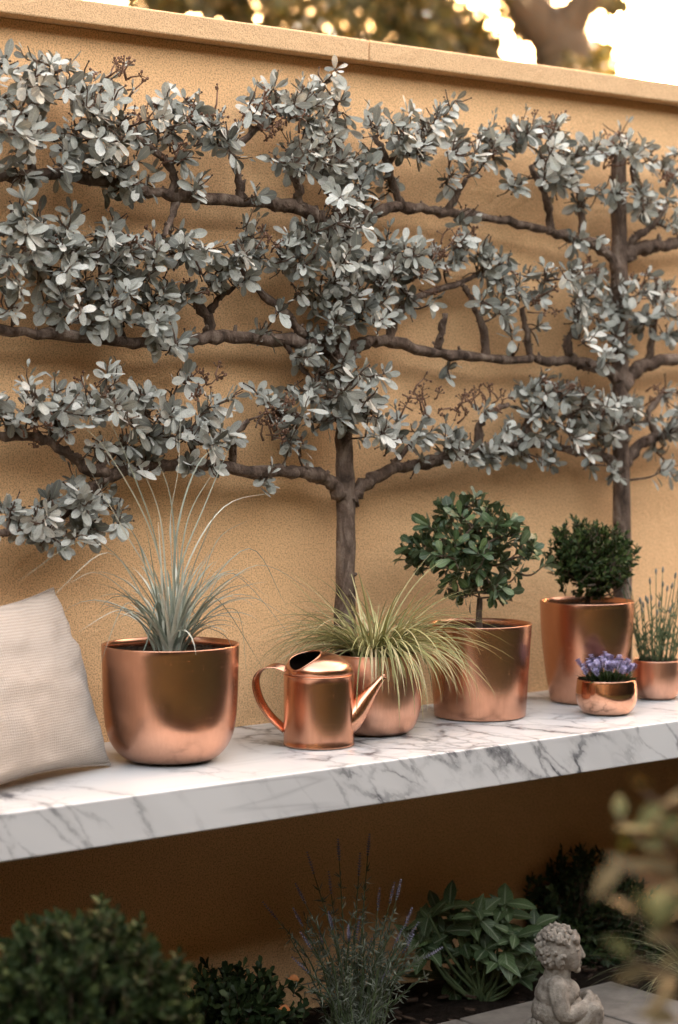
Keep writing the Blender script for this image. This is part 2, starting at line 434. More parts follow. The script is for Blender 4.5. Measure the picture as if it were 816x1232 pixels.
ZC0 = P(408, 69, -0.05)[2]; ZC1 = ZC0 + .052
gw = empty('garden_wall', (0, .12, 0), 'tall ochre stucco garden wall with a pale stone coping', 'wall')
link('wall_body', box_mesh(-7, 9, 0, .24, -.3, ZC0, .002), WALL, gw)
xj = P(445, 60, -0.05)[0]
for i, (a, b) in enumerate(((-7, xj - 1.9 * 1.5), (xj - 1.9 * 1.5 + .003, xj - .0015), (xj + .0015, xj + 2.85), (xj + 2.853, 9))):
    link('coping', box_mesh(a, b, -.05, .29, ZC0 + .0005, ZC1, .004), COPING, gw)

YF = -0.575
bench = empty('stone_bench', (0, YF / 2, ZB - .09), 'long white marble bench slab with grey veins fixed along the wall', 'bench')
link('slab', box_mesh(-4.5, 6.5, YF, .02, ZB - .09, ZB, .004, 3), MARBLE, bench)
for x in (-3.9, 5.2):
    link('support', box_mesh(x, x + .14, YF + .12, .01, -.05, ZB - .0905, .004), WALL, bench)

# ------------------------------------------------------------------ espalier trees
def branch_path(px, Y0, Y1, n=6):
    m = len(px); w = [P(a[0], a[1], Y0 + (Y1 - Y0) * i / (m - 1)) for i, a in enumerate(px)]
    return spline(w, n)
def add_branch(mb, path, r0, r1, rng, seg=10):
    m = len(path); pts = []; rad = []
    for i, p in enumerate(path):
        u = i / (m - 1)
        q = p + np.array([rng.uniform(-1, 1), rng.uniform(-1, 1), rng.uniform(-1, 1)]) * (r0 * .24)
        pts.append(q); rad.append((r0 + (r1 - r0) * u) * rng.uniform(.80, 1.22))
    mb.tube(pts, rad, seg, rng, .11)
    for _ in range(int(m * .8)):                     # old spur stubs and buds
        i = rng.randrange(1, m - 1); d = rnd_dir(rng); rr = rad[i]
        a = pts[i] + d * rr * .6; l = rng.uniform(.35, .8) * rr + .002
        mb.tube([a, a + d * l * .6 + UP * .001, a + d * l + UP * l * .4], [rr * .36, rr * .34, rr * .24], 6)

def rosette(lv, rng, c, axis, k, L0, L1, wr=.45, spread=(40, 85), inner=True):
    axis = unit(axis); u, v = frame(axis); a0 = rng.uniform(0, 2 * PI)
    for i in range(k):
        a = a0 + i * 2.399 + rng.uniform(-.3, .3)
        sp = math.radians(rng.uniform(*spread)) * (.6 + .4 * i / k if inner else 1)
        rad = u * math.cos(a) + v * math.sin(a)
        d = axis * math.cos(sp) + rad * math.sin(sp)
        nrm = axis * math.sin(sp) - rad * math.cos(sp) + rnd_dir(rng) * .25
        L = rng.uniform(L0, L1) * (.62 + .38 * (i + 1) / k)
        lv.add(c + axis * rng.uniform(-.020, .006) + rad * .004, d + rnd_dir(rng) * .15 + np.array([0, 0, -.12]), nrm, L, L * rng.uniform(wr * .85, wr * 1.18), rng.uniform(-.08, .26), rng.uniform(-.02, .13))

def espalier(name, label, base, trunk, arms, spurs, blobs, seeds, seed):
    rng = random.Random(seed)
    root = empty(name, base, label, 'tree', 'espaliered trees on the wall')
    Yt = -.075
    nodes = []
    tp = branch_path([(x, y) for x, y, r in trunk], Yt, Yt, 5); rr = [r for x, y, r in trunk]
    mb = MB(); m = len(tp); pts = []; rad = []
    for i, p in enumerate(tp):
        u = i / (m - 1) * (len(rr) - 1); j = min(int(u), len(rr) - 2); r = rr[j] + (rr[j + 1] - rr[j]) * (u - j)
        pts.append(p + np.array([rng.uniform(-1, 1), rng.uniform(-1, 1), 0]) * .0018); rad.append(r / pxm(p) * rng.uniform(.95, 1.07)); nodes.append(p)
    mb.tube(pts, rad, 14, rng, .05)
    for _ in range(16):
        i = rng.randrange(1, m - 1); a = rng.uniform(0, 2 * PI); d = np.array([math.cos(a), math.sin(a), .3])
        q = pts[i] + d * rad[i] * .75 + UP * rng.uniform(-.04, .04); mb.tube([q, q + d * .006, q + d * .010], [.006, .005, .002], 6)
    mb.build('trunk', BARK, root)
    for px, r0, r1, Y0, Y1 in arms:
        p = branch_path(px, Y0, Y1, 5); mb = MB(); s = pxm(p[0]); add_branch(mb, p, r0 / s, r1 / s, rng); mb.build('branch', BARK, root); nodes += list(p[2:])
    for px, r0, r1 in spurs:
        p = branch_path(px, -.075, -.075 - rng.uniform(.0, .06), 5); mb = MB(); s = pxm(p[0]); add_branch(mb, p, r0 / s, r1 / s, rng, 8); mb.build('spur', BARK, root); nodes += list(p)
    # where the leaf rosettes sit
    cs = []
    for cx, cy, rx, ry, k in blobs:
        for _ in range(k if k < 3 else round(k * 1.14)):
            a = rng.uniform(0, 2 * PI); q = math.sqrt(rng.random())
            Y = -.03 - abs(rng.gauss(0, .05)) - .14 * (1 - q) * rng.random() - .02
            cs.append(P(cx + rx * q * math.cos(a), cy + ry * q * math.sin(a), max(Y, -.24)))
    nd = np.array(nodes); cs.sort(key=lambda c: float(np.min(np.linalg.norm(nd - c, axis=1))))
    lv = Leaves('oval'); tw = MB(); net = [np.array(n) for n in nodes]
    for c in cs:
        A = np.array(net); dist = np.linalg.norm(A - c, axis=1) + np.maximum(0, A[:, 2] - c[2]) * .6
        j = int(np.argmin(dist)); o = A[j]; L = np.linalg.norm(c - o)
        axis = unit(unit(c - o) * .5 + np.array([0, -1.0, 0]) * rng.uniform(.2, 1.0) + UP * rng.uniform(-.25, .75) + rnd_dir(rng) * .55)
        mid = (o + c) / 2 + rnd_dir(rng) * L * .12 - UP * L * .06
        path = spline([o, mid, c], 4); r = min(.0055, .0022 + L * .012)
        tw.tube(path, np.linspace(r, .0016, len(path)), 5, rng, .12)
        net += [path[len(path) // 2], path[-2]]
        rosette(lv, rng, c, axis, rng.choice((5, 6, 7, 8, 9)), .026, .053, .40)
        for _ in range(rng.choice((2, 3, 4))):                      # leaves further down the twig
            q = path[rng.randrange(len(path) // 2, len(path))]; d = unit(rnd_dir(rng) + np.array([0, -.5, -.35]))
            L2 = rng.uniform(.028, .054); lv.add(q, d, unit(rnd_dir(rng) * .8 + np.array([0, -1, .4])), L2, L2 * rng.uniform(.36, .52), rng.uniform(-.05, .25), rng.uniform(-.02, .12))
        for _ in range(3):                                           # dry side twiglets inside the clump
            q = path[rng.randrange(1, len(path))]; d = unit(rnd_dir(rng) + UP * .35); e = q + d * rng.uniform(.015, .05)
            e[1] = min(e[1], -.008); g = (q + e) / 2 + rnd_dir(rng) * .006; tw.tube([q, g, e], [.0022, .0018, .0012], 4, cap=False); tw.ball(e, rng.uniform(.0018, .0032), 5, 3)
        if rng.random() < .3:                                        # small new shoot
            q = c.copy(); d = unit(axis + UP * .8 + rnd_dir(rng) * .4); e = q + d * rng.uniform(.02, .05)
            tw.tube([q, (q + e) / 2 + rnd_dir(rng) * .003, e], [.0016, .0013, .001], 4)
            rosette(lv, rng, e, d, 4, .014, .028, .36, (15, 45))
    two_mats('crown', lv.mesh('crown'), SAGE, mesh_np('twig', tw.v, tw.f), TWIG, root)
    sm = MB()
    for cx, cy, rx, k in [(a, b, c, round(d * .65)) for a, b, c, d in seeds]:   # dry brown seed heads on forked twigs
        for _ in range(k):
            c = P(cx + rng.uniform(-rx, rx), cy + rng.uniform(-rx, rx) * .7, -.07 - rng.random() * .07)
            d = unit(rnd_dir(rng) * .7 + UP * .6 + np.array([0, -.3, 0]))
            e = c + d * rng.uniform(.02, .05)
            sm.tube([c, (c + e) / 2 + rnd_dir(rng) * .006, e], [.0028, .0022, .0016], 4)
            for _ in range(rng.randrange(4, 8)):
                g = e + unit(d + rnd_dir(rng) * 1.0) * rng.uniform(.008, .022)
                sm.tube([e, (e + g) / 2 + rnd_dir(rng) * .003, g], [.0013, .0011, .0009], 4, cap=False); sm.ball(g, rng.uniform(.0022, .004), 5, 3)
    if seeds: sm.build('seed_heads', SEED, root)
    return root

trunk_a = [(416, 872, 13), (416, 735, 12.5), (416, 640, 11.5), (415, 560, 11), (413, 480, 10), (411, 400, 9.5), (409, 300, 8), (406, 200, 6), (403, 120, 3.5)]
arms_a = [
    ([(412, 600), (402, 582), (380, 571), (345, 567), (285, 565), (220, 558), (150, 566), (112, 569), (85, 548), (58, 531), (20, 524), (-40, 528), (-140, 540)], 9, 4, -.075, -.10),
    ([(150, 566), (112, 585), (85, 612), (62, 628), (30, 638), (-30, 640), (-90, 634)], 6, 3, -.085, -.12),
    ([(420, 606), (438, 583), (468, 567), (520, 554), (560, 543), (600, 537), (655, 534)], 10, 4, -.075, -.09),
    ([(408, 432), (385, 417), (340, 409), (270, 404), (238, 409), (200, 416), (150, 411), (60, 403), (-20, 396), (-140, 390)], 9, 5, -.075, -.085),
    ([(418, 432), (430, 417), (448, 411), (476, 413), (520, 423), (580, 432), (640, 433)], 9, 5, -.075, -.08),
    ([(406, 292), (390, 268), (368, 253), (330, 244), (280, 242), (210, 235), (170, 228), (100, 212), (40, 211), (-20, 215), (-140, 205)], 9, 5, -.075, -.085),
    ([(412, 290), (430, 262), (460, 252), (500, 250), (540, 256), (600, 264), (655, 276)], 8.5, 5, -.075, -.08)]
spurs_a = [([(205, 236), (211, 216), (197, 192), (165, 166), (150, 150)], 6, 3), ([(290, 243), (288, 216), (281, 182), (303, 160), (330, 140)], 6, 3), ([(288, 200), (270, 178), (245, 172)], 4, 2),
    ([(358, 250), (359, 226), (352, 202), (360, 178)], 6, 3), ([(484, 249), (471, 216), (464, 190), (452, 165)], 6, 3), ([(466, 200), (480, 175)], 4, 2), ([(535, 256), (549, 236), (562, 214)], 5, 2.5),
    ([(250, 405), (252, 386), (238, 366), (232, 354)], 7, 5), ([(250, 378), (264, 358), (282, 346)], 5, 3), ([(366, 405), (345, 378), (312, 350), (288, 318), (282, 290)], 6, 3),
    ([(466, 412), (477, 382), (500, 358), (548, 342), (575, 330)], 6, 3), ([(527, 423), (531, 400), (536, 378)], 5, 4), ([(584, 432), (582, 396), (566, 358), (556, 342)], 5, 3),
    ([(282, 564), (281, 530), (300, 505)], 5, 3), ([(238, 560), (225, 520), (200, 500)], 5, 3), ([(60, 531), (75, 500), (110, 478)], 5, 3), ([(112, 569), (135, 545), (165, 520), (200, 515)], 6, 3),
    ([(470, 566), (485, 545), (500, 530)], 5, 3), ([(575, 540), (577, 512), (590, 495), (612, 488)], 6, 3), ([(130, 214), (115, 180), (95, 150)], 5, 3), ([(40, 211), (35, 160), (48, 115)], 5, 3),
    ([(60, 403), (70, 370), (62, 330), (50, 300)], 5, 3), ([(150, 411), (130, 360), (120, 320)], 5, 3), ([(340, 409), (365, 445), (392, 470)], 4, 2), ([(405, 300), (440, 310), (500, 312)], 5, 3),
    ([(409, 250), (385, 215), (370, 180)], 5, 3), ([(212, 240), (206, 262), (196, 285)], 5, 3)]
blobs_a = [
 # upper tier
 (25,100,40,38,12),(75,108,42,30,10),(122,125,38,32,9),(20,160,32,40,7),(55,192,48,26,7),(110,165,42,28,7),(142,180,32,36,6),(110,214,45,22,6),(150,216,30,18,3),(38,228,22,20,2),(132,84,9,14,1),(64,82,30,12,3),
 (190,150,24,22,4),(200,112,6,16,1),(225,135,30,20,6),(262,150,18,16,2),(235,190,24,20,3),(272,186,25,22,4),(242,232,14,14,2),(312,236,10,8,1),(168,222,15,20,2),(-40,130,40,60,8),(-50,210,40,30,5),
 (318,130,22,22,4),(350,122,32,24,7),(384,128,28,32,8),(402,78,4,8,1),(366,178,32,28,8),(345,186,25,18,3),(400,182,32,34,10),(432,196,26,32,7),(410,240,32,28,8),(442,228,26,24,5),(395,150,30,20,5),
 (470,142,28,24,7),(500,164,26,28,6),(488,186,25,18,3),(535,165,30,24,6),(550,128,6,10,1),(570,182,25,28,6),(545,216,10,16,2),(560,262,22,10,2),(598,172,20,24,4),(514,140,18,14,3),
 # middle tier
 (20,280,34,32,10),(60,285,35,28,7),(75,312,36,28,7),(20,330,30,30,5),(8,376,18,22,2),(112,312,30,28,6),(88,366,36,28,8),(122,384,26,22,4),(150,292,36,26,7),(165,322,32,28,6),(186,300,30,28,7),(196,352,30,28,7),(160,372,36,28,6),
 (202,392,24,32,5),(215,424,14,20,2),(142,270,20,14,2),(90,268,12,16,1),(-40,290,40,40,7),(-50,350,40,40,6),
 (230,296,30,22,6),(260,312,24,22,4),(245,332,20,16,2),(286,284,16,28,3),(290,306,26,16,4),(302,346,14,14,1),(330,302,26,22,5),(356,296,30,22,6),(386,302,32,32,9),(370,340,26,24,4),(392,350,28,28,5),(338,368,10,20,1),
 (300,398,14,12,1),(326,410,12,10,1),(410,320,28,38,8),(442,302,32,28,8),(462,322,32,28,8),(432,356,32,24,7),(470,352,30,22,5),(452,386,24,18,3),(500,302,26,22,6),(520,328,22,18,3),(420,400,24,26,4),(386,388,18,22,3),(366,432,16,12,2),
 (384,420,18,18,2),(420,272,22,18,4),(526,366,10,12,1),(545,438,9,10,1),(560,300,26,18,5),(590,305,22,22,5),(590,342,22,22,4),(600,372,20,22,3),(622,338,22,18,4),(610,402,12,12,1),
 # lower tier
 (22,482,28,22,3),(8,512,14,22,2),(60,482,26,22,5),(76,506,26,22,4),(40,462,12,10,1),(116,482,26,22,5),(142,452,18,14,2),(150,486,30,18,6),(180,482,26,22,5),(170,520,26,26,5),(130,530,26,24,3),(206,512,26,26,6),(236,502,30,26,7),
 (230,458,16,20,2),(262,522,24,22,4),(240,562,22,18,3),(180,556,24,18,3),(150,546,22,18,2),(292,472,22,12,2),(328,500,22,22,3),(350,490,26,22,6),(366,522,20,18,3),(320,574,12,6,1),(392,470,26,24,5),(402,506,18,22,3),(-40,490,40,30,5),
 (30,622,34,20,7),(62,620,30,24,7),(102,602,32,24,7),(120,622,30,22,6),(95,640,30,18,4),(76,646,24,14,2),(14,642,14,12,1),(142,638,12,8,1),(-40,630,35,20,4),
 (426,452,26,24,7),(416,486,22,24,5),(440,482,20,22,4),(464,448,14,10,1),(456,520,24,18,4),(490,520,28,20,6),(520,544,18,8,2),(540,534,26,16,5),(566,540,24,16,4),(600,546,20,14,3),(582,488,12,12,1)]
seeds_a = [(255,142,22,14),(310,155,22,14),(342,150,20,10),(132,105,22,12),(585,185,22,12),(538,308,22,16),(505,488,24,16),(342,508,18,16),(330,525,16,10),(240,468,22,12),(55,520,26,16),(110,470,12,6),(560,502,22,16),(600,488,16,10),(185,300,20,8),(175,150,18,8),(205,190,14,12),(318,292,16,6),(50,300,18,6),(490,340,16,6),(235,358,6,5)]
espalier('espalier_tree', 'silver leaved espalier tree whose bare trunk rises behind the drooping yellow green grass', P(416, 872, -.075), trunk_a, arms_a, spurs_a, blobs_a, seeds_a, 11)

trunk_b = [(750, 838, 11), (749, 720, 11), (748, 600, 10.5), (747, 500, 10), (746, 400, 10), (745, 300, 10), (745, 187, 9.5)]
arms_b = [([(748, 330), (738, 314), (716, 294), (690, 286), (660, 278)], 8, 5, -.075, -.08), ([(748, 312), (765, 300), (790, 297), (820, 292), (870, 286), (950, 280)], 9, 6, -.075, -.08),
    ([(746, 462), (732, 446), (705, 437), (670, 434), (645, 433)], 8, 5, -.075, -.08), ([(748, 466), (762, 447), (780, 437), (820, 431), (870, 428), (950, 425)], 9, 6, -.075, -.08),
    ([(746, 566), (730, 552), (700, 543), (662, 536)], 8, 4, -.075, -.085), ([(749, 560), (770, 535), (800, 522), (850, 515), (950, 508)], 8, 5, -.075, -.085)]
spurs_b = [([(662, 278), (659, 245), (650, 222), (640, 200)], 5, 3), ([(700, 288), (700, 256), (696, 230), (680, 200)], 5, 3), ([(756, 296), (770, 282), (786, 272), (800, 250)], 5, 3), ([(690, 436), (682, 412), (694, 390), (700, 350)], 6, 3),
    ([(640, 433), (634, 400), (628, 372)], 5, 3), ([(780, 437), (786, 405), (790, 370)], 5, 3), ([(640, 535), (634, 510), (650, 485)], 6, 3), ([(700, 543), (690, 515), (680, 490)], 5, 3), ([(790, 524), (780, 500), (800, 470)], 5, 3), ([(770, 240), (762, 205), (772, 180)], 5, 3), ([(745, 200), (735, 180), (742, 160)], 4, 2)]
blobs_b = [(640,166,26,22,6),(670,172,26,24,8),(690,192,25,24,6),(622,220,14,18,3),(660,214,30,18,5),(692,226,20,22,4),(716,182,14,22,3),(735,226,20,14,3),(741,164,8,18,2),(770,186,25,18,5),(802,196,20,18,4),(762,236,24,16,4),(790,252,25,20,7),(812,266,14,14,3),(706,296,22,16,3),(850,220,30,40,8),
 (660,340,16,24,3),(705,340,26,24,7),(686,372,25,24,5),(720,372,25,24,6),(736,402,18,22,3),(700,402,18,16,2),(736,432,20,16,3),(780,346,20,16,4),(802,362,18,20,5),(786,386,20,14,3),(806,402,12,14,2),(746,352,10,16,2),(650,402,12,16,1),(850,375,30,30,7),
 (635,482,25,22,5),(660,476,25,26,8),(690,492,26,24,6),(640,512,25,18,5),(680,526,30,18,5),(650,556,18,12,2),(612,526,18,14,3),(630,542,22,12,2),(720,502,25,24,7),(746,482,14,22,3),(735,522,20,18,4),(716,546,18,16,2),(736,572,12,16,2),(770,496,20,18,4),(790,516,22,18,4),(812,482,14,22,4),(802,562,16,16,2),(776,542,14,14,1),(850,510,30,30,7)]
seeds_b = [(650,160,22,12),(725,190,20,12),(640,362,20,16),(780,352,22,16),(660,482,22,14),(710,495,20,10),(700,330,18,10),(808,215,16,10),(790,480,18,8),(625,178,14,8)]
espalier('espalier_tree', 'espalier tree behind the tallest copper planter, its trunk top sawn off flat', P(750, 838, -.075), trunk_b, arms_b, spurs_b, blobs_b, seeds_b, 23)

# ------------------------------------------------------------------ copper pots on the bench
def pot(label, cx, base_y, prof_px, top_px, mat, soil_drop, name='copper_planter', soil=True):
    """prof_px: (half width px, height px above the base) outside profile from foot to rim"""
    c0 = G(cx, base_y, ZB); s = pxm(c0)
    rbase = prof_px[0][0] / s
    c = c0 + FW * rbase * .95                                      # base_y is the near edge of the foot
    c = np.array([c[0], c[1], ZB]); s = pxm(c)
    pr = [(r / s, h / s) for r, h in prof_px]
    sp = spline([np.array([r, 0, h]) for r, h in pr], 5)
    out = [(max(p[0], .002), p[2]) for p in sp]
    H = out[-1][1]; R = out[-1][0]; t = .0045
    foot = [(out[0][0] - .006, .0008), (out[0][0], .002)]
    prof = foot + [(r, max(z, .003)) for r, z in out[1:]]
    lip = [(R + .0004, H + .0015), (R - t * .5, H + .0025), (R - t, H + .001)]
    ins = [(r - t, z) for r, z in reversed(out) if z > H * .25][1:]
    v, f = lathe(prof + lip + ins, c, 80)
    root = empty(name, c, label, 'pot', 'copper pots along the bench')
    link('bowl', mesh_np('bowl', v, f), mat, root)
    zs = H - soil_drop; rs = np.interp(zs, [p[1] for p in out], [p[0] for p in out]) - t - .0005
    if soil:
        mb = MB(); n = 40; rng = random.Random(int(cx)); v = [(c[0], c[1], c[2] + zs + .006)]; f = []
        rings = 9
        for i in range(1, rings + 1):
            for k in range(n):
                a = 2 * PI * k / n; r = rs * i / rings
                v.append((c[0] + r * math.cos(a), c[1] + r * math.sin(a), c[2] + zs + rng.uniform(-.003, .004) * (i < rings) + .006 * (1 - (i / rings) ** 2)))
        for k in range(n): f.append((0, 1 + k, 1 + (k + 1) % n))
        for i in range(rings - 1):
            for k in range(n):
                k2 = (k + 1) % n; b = 1 + i * n; f.append((b + k, b + n + k, b + n + k2, b + k2))
        mb.add(v, f)
        for _ in range(420):
            a = rng.uniform(0, 2 * PI); r = rs * .95 * math.sqrt(rng.random()); mb.ball((c[0] + r * math.cos(a), c[1] + r * math.sin(a), c[2] + zs + .005), rng.uniform(.0015, .0055), 6, 4, (1, 1, .75))
        mb.build('soil', SOIL, root)
    return c, H, R, c + np.array([0, 0, zs])

c1, H1, R1, S1 = pot('largest copper planter, round bottomed, beside the linen cushion', 202, 921, [(40, 0), (56, 5), (70, 20), (78, 42), (81, 75), (82, 110), (83, 139)], 0, COP_A, .020)
c2, H2, R2, S2 = pot('satin copper bowl planter directly behind the watering can, filled with drooping grass', 452, 887, [(37, 0), (47, 8), (54, 26), (56, 46), (55, 66), (52, 84), (49.5, 95)], 0, COP_B, .014)
c3, H3, R3, S3 = pot('straight sided copper planter holding the glossy leaved little tree', 581, 869, [(54, 0), (55, 3), (57, 30), (59, 60), (61, 90), (62.5, 111)], 0, COP_A, .018)
c4, H4, R4, S4 = pot('tallest tapering copper planter, holding the dense dark green bush', 711, 849, [(42, 0), (44, 3), (49, 30), (53, 60), (55.5, 90), (56.5, 120)], 0, COP_A, .018)
c5, H5, R5, S5 = pot('small polished copper bowl of purple flowers in front of the tallest planter', 733, 862, [(24, 0), (30, 4), (35.5, 14), (37, 24), (36.5, 33), (35.5, 41)], 0, COP_C, .006, 'copper_bowl')
c6, H6, R6, S6 = pot('small satin copper bowl at the far right end of the bench, holding thin upright stems', 793, 843, [(19, 0), (24, 4), (28, 15), (29, 27), (28.5, 38), (28, 46)], 0, COP_B, .006, 'copper_bowl')

# blue-grey grass in the largest pot
def plant(name, label, cat, loc, group=None): return empty(name, loc, label, cat, group)
rng = random.Random(5)
g1 = plant('ornamental_grass', 'spiky blue grey grass with long arching blades in the largest planter', 'plant', S1)
bl = Blades()
s1 = pxm(S1); Yc = S1[1]
for i in range(85):
    a = rng.uniform(0, 2 * PI); r = .030 * math.sqrt(rng.random()); b0 = S1 + np.array([r * math.cos(a), r * math.sin(a), -.004])
    lean = rng.random() ** .7 * 1.6; az = a + rng.gauss(0, .6); L = rng.uniform(.13, .30)
    h = np.array([math.cos(az), math.sin(az), 0]); e0 = PI / 2 - lean * .35; e1 = PI / 2 - lean * rng.uniform(.9, 1.9)
    p = b0.copy(); pts = [p.copy()]
    for k in range(10):
        e = e0 + (e1 - e0) * (k / 9) ** 1.5; p = p + (h * math.cos(e) + UP * math.sin(e)) * L / 10; pts.append(p.copy())
    bl.add(pts, rng.uniform(.006, .0105))
longs = [((185, 650), (130, 545), (90, 505)), ((188, 655), (160, 570), (125, 490)), ((205, 640), (215, 560), (218, 470)), ((212, 650), (238, 560), (275, 530)), ((215, 690), (250, 600), (278, 533)), ((222, 690), (270, 610), (338, 591)),
    ((235, 720), (262, 650), (300, 625)), ((228, 700), (250, 640), (262, 610)), ((232, 730), (300, 660), (345, 730)), ((240, 735), (310, 680), (382, 715)), ((240, 745), (280, 690), (370, 790)), ((236, 742), (290, 715), (352, 745)), ((180, 720), (110, 650), (20, 700)),
    ((175, 725), (130, 665), (60, 720)), ((172, 735), (120, 690), (82, 702)), ((170, 745), (140, 735), (95, 760)), ((180, 742), (150, 728), (120, 800)), ((195, 720), (150, 640), (105, 560)), ((240, 750), (285, 735), (297, 812)), ((225, 745), (260, 720), (320, 810)),
    ((190, 725), (178, 770), (165, 800)), ((230, 755), (275, 770), (280, 830)), ((200, 700), (192, 620), (170, 560)), ((210, 690), (205, 600), (186, 545)), ((228, 735), (275, 690), (325, 720)), ((180, 700), (165, 650), (130, 600)), ((215, 700), (228, 620), (262, 560))]
for (m0, m1, e) in longs:
    b0 = S1 + np.array([rng.uniform(-.02, .02), rng.uniform(-.02, .02), -.004]); dy = rng.uniform(-.09, .05)
    dy = min(dy, .06 if e[1] < 600 else -.02)
    pts = spline([b0, P(m0[0], m0[1], Yc + dy * .3), P(m1[0], m1[1], Yc + dy * .7), P(e[0], e[1], Yc + dy)], 6)
    bl.add(pts, rng.uniform(.0042, .0062))
bl.build('blades', GREYG, g1)

# drooping yellow-green sedge
rng = random.Random(6)
CANC = G(383.5, 903, ZB) + FW * .075
g2 = plant('sedge_plant', 'mop of fine yellow green grass drooping over a satin copper bowl', 'plant', S2)
bl = Blades()
for i in range(560):
    a = rng.uniform(0, 2 * PI); r = .05 * math.sqrt(rng.random()); b0 = S2 + np.array([r * math.cos(a), r * math.sin(a), -.003])
    az = a + rng.gauss(0, .5); h = np.array([math.cos(az), math.sin(az), 0])
    right = float(np.dot(h, RT))
    L = rng.uniform(.14, .30) * (1.08 if right > .2 else 1.06); up0 = rng.uniform(.55, 1.35); e1 = rng.uniform(-1.7, -.3) if rng.random() < .85 else rng.uniform(.0, .7)
    p = b0.copy(); pts = [p.copy()]
    for k in range(11):
        e = up0 + (e1 - up0) * (k / 10) ** .85; q = p + (h * math.cos(e) + UP * math.sin(e)) * L / 11
        rad = math.hypot(q[0] - c2[0], q[1] - c2[1])
        if q[2] < c2[2] + H2 + .004 and rad < R2 + .012: q[2] = c2[2] + H2 + .004
        if q[1] > -.012: q[1] = -.012
        q[2] = max(q[2], ZB + .004)
        p = q; pts.append(p.copy())
    if any(math.hypot(a[0] - CANC[0], a[1] - CANC[1]) < .085 and a[2] < ZB + .235 for a in pts): continue
    bl.add(pts, rng.uniform(.003, .0048))
bl.build('blades', CAREX, g2)

# glossy little tree
def stemmy(root, base, fork, tips, r0, mat, rng, jitter=.008):
    mb = MB(); tr = spline([base, (base + fork) / 2 + rnd_dir(rng) * .004, fork], 4)
    mb.tube(tr, np.linspace(r0, r0 * .8, len(tr)), 8, rng, .08); o = mb.build('trunk', mat, root)
    mb = MB(); net = [fork]
    for c in sorted(tips, key=lambda c: np.linalg.norm(c - fork)):
        A = np.array(net); j = int(np.argmin(np.linalg.norm(A - c, axis=1) + np.maximum(0, A[:, 2] - c[2] + .01) * 2)); o_ = A[j]
        L = np.linalg.norm(c - o_); mid = (o_ + c) / 2 + rnd_dir(rng) * jitter - UP * L * .08
        path = spline([o_, mid, c], 3); mb.tube(path, np.linspace(min(r0 * .55, .0018 + L * .022), .0012, len(path)), 5)
        net += [path[len(path) // 2], path[-2], c]
    mb.build('branches', mat, root)
rng = random.Random(7)
t3 = plant('potted_tree', 'little round headed tree with glossy green leaves on a short stem', 'plant', S3)
s3 = pxm(S3); O3 = S3; fork = O3 + UP * (752 - 712) / s3
C3 = O3 + UP * (752 - 656) / s3 - RT * 6 / s3
tips = []
while len(tips) < 120:
    d = rnd_dir(rng); q = rng.random() ** .35
    c = C3 + RT * d[0] * 78 / s3 * q + FW * d[1] * 62 / s3 * q + UP * d[2] * 64 / s3 * q
    if d[2] < -.45 and rng.random() < .6: continue
    if c[1] > -.02: continue
    tips.append(c)
tips += [C3 - RT * 86 / s3 + UP * 2 / s3, C3 + RT * 2 / s3 + UP * 66 / s3, C3 + RT * 84 / s3 - UP * 16 / s3, C3 - RT * 78 / s3 - UP * 10 / s3]
stemmy(t3, O3 - UP * .01, fork, tips, .0085, BARK, rng)
lv = Leaves('obov')
for c in tips:
    ax = unit((c - C3) * 6 + UP * .5 + rnd_dir(rng) * .5); rosette(lv, rng, c, ax, rng.choice((6, 7, 8)), .030, .052, .44, (30, 78))
    for _ in range(2):
        q = c - ax * rng.uniform(.01, .03); d = unit(rnd_dir(rng) + ax * .4); lv.add(q, d, UP + rnd_dir(rng) * .4, .036, .016, .15, .2)
lv.build('crown', GLOSSY, t3)

# dense small-leaved bushes
def bushy(root, C, ax, ay, az, n, L, k, leaf, size, rng, fill=.5, up=.5, cap=None, mat_t=None, shape='tiny', base=None):
    lv = Leaves(shape); mb = MB()
    tips = []
    for i in range(n):
        d = rnd_dir(rng)
        if base is not None and d[2] < base: d[2] = -d[2]
        q = rng.uniform(fill, 1.0) * rng.uniform(.86, 1.1)
        c = C + RT * d[0] * ax * q + FW * d[1] * ay * q + UP * d[2] * az * q
        if cap is not None: c[1] = min(c[1], cap - rng.random() * .03)
        dr = unit(d * .8 + UP * up + rnd_dir(rng) * .5); l = L * rng.uniform(.6, 1.3)
        o = c - dr * l; mb.tube([o, (o + c) / 2 + rnd_dir(rng) * .003, c], [.0016, .0013, .0008], 4, cap=False); tips.append(o)
        u, v = frame(dr); a0 = rng.uniform(0, 6)
        for j in range(k):
            t = (j + .5) / k; a = a0 + j * 2.4; rad = u * math.cos(a) + v * math.sin(a)
            q = o + dr * l * t; dd = rad * .8 + dr * .75; s = size * rng.uniform(.7, 1.25)
            lv.add(q, dd, dr - rad * .6 + rnd_dir(rng) * .3, s, s * .55, rng.uniform(-.1, .25), .15)
        lv.add(c, dr, u, size, size * .5, .05, .2)
    lv.build('crown', leaf, root); mb.build('twigs', mat_t or TWIG, root)
    return tips
rng = random.Random(8)
b4 = plant('box_bush', 'dense dark green bush of tiny leaves in the tallest copper planter', 'plant', S4)
s4 = pxm(S4); C4 = S4 + UP * (726 - 662) / s4 + RT * 6 / s4
tips = bushy(b4, C4, 56 / s4, 48 / s4, 49 / s4, 600, .040, 11, BOXL, .0145, rng, .25, .55)
stemmy(b4, S4 - UP * .01, S4 + UP * .035, [t for i, t in enumerate(tips) if i % 6 == 0], .008, BARK, rng, .004)

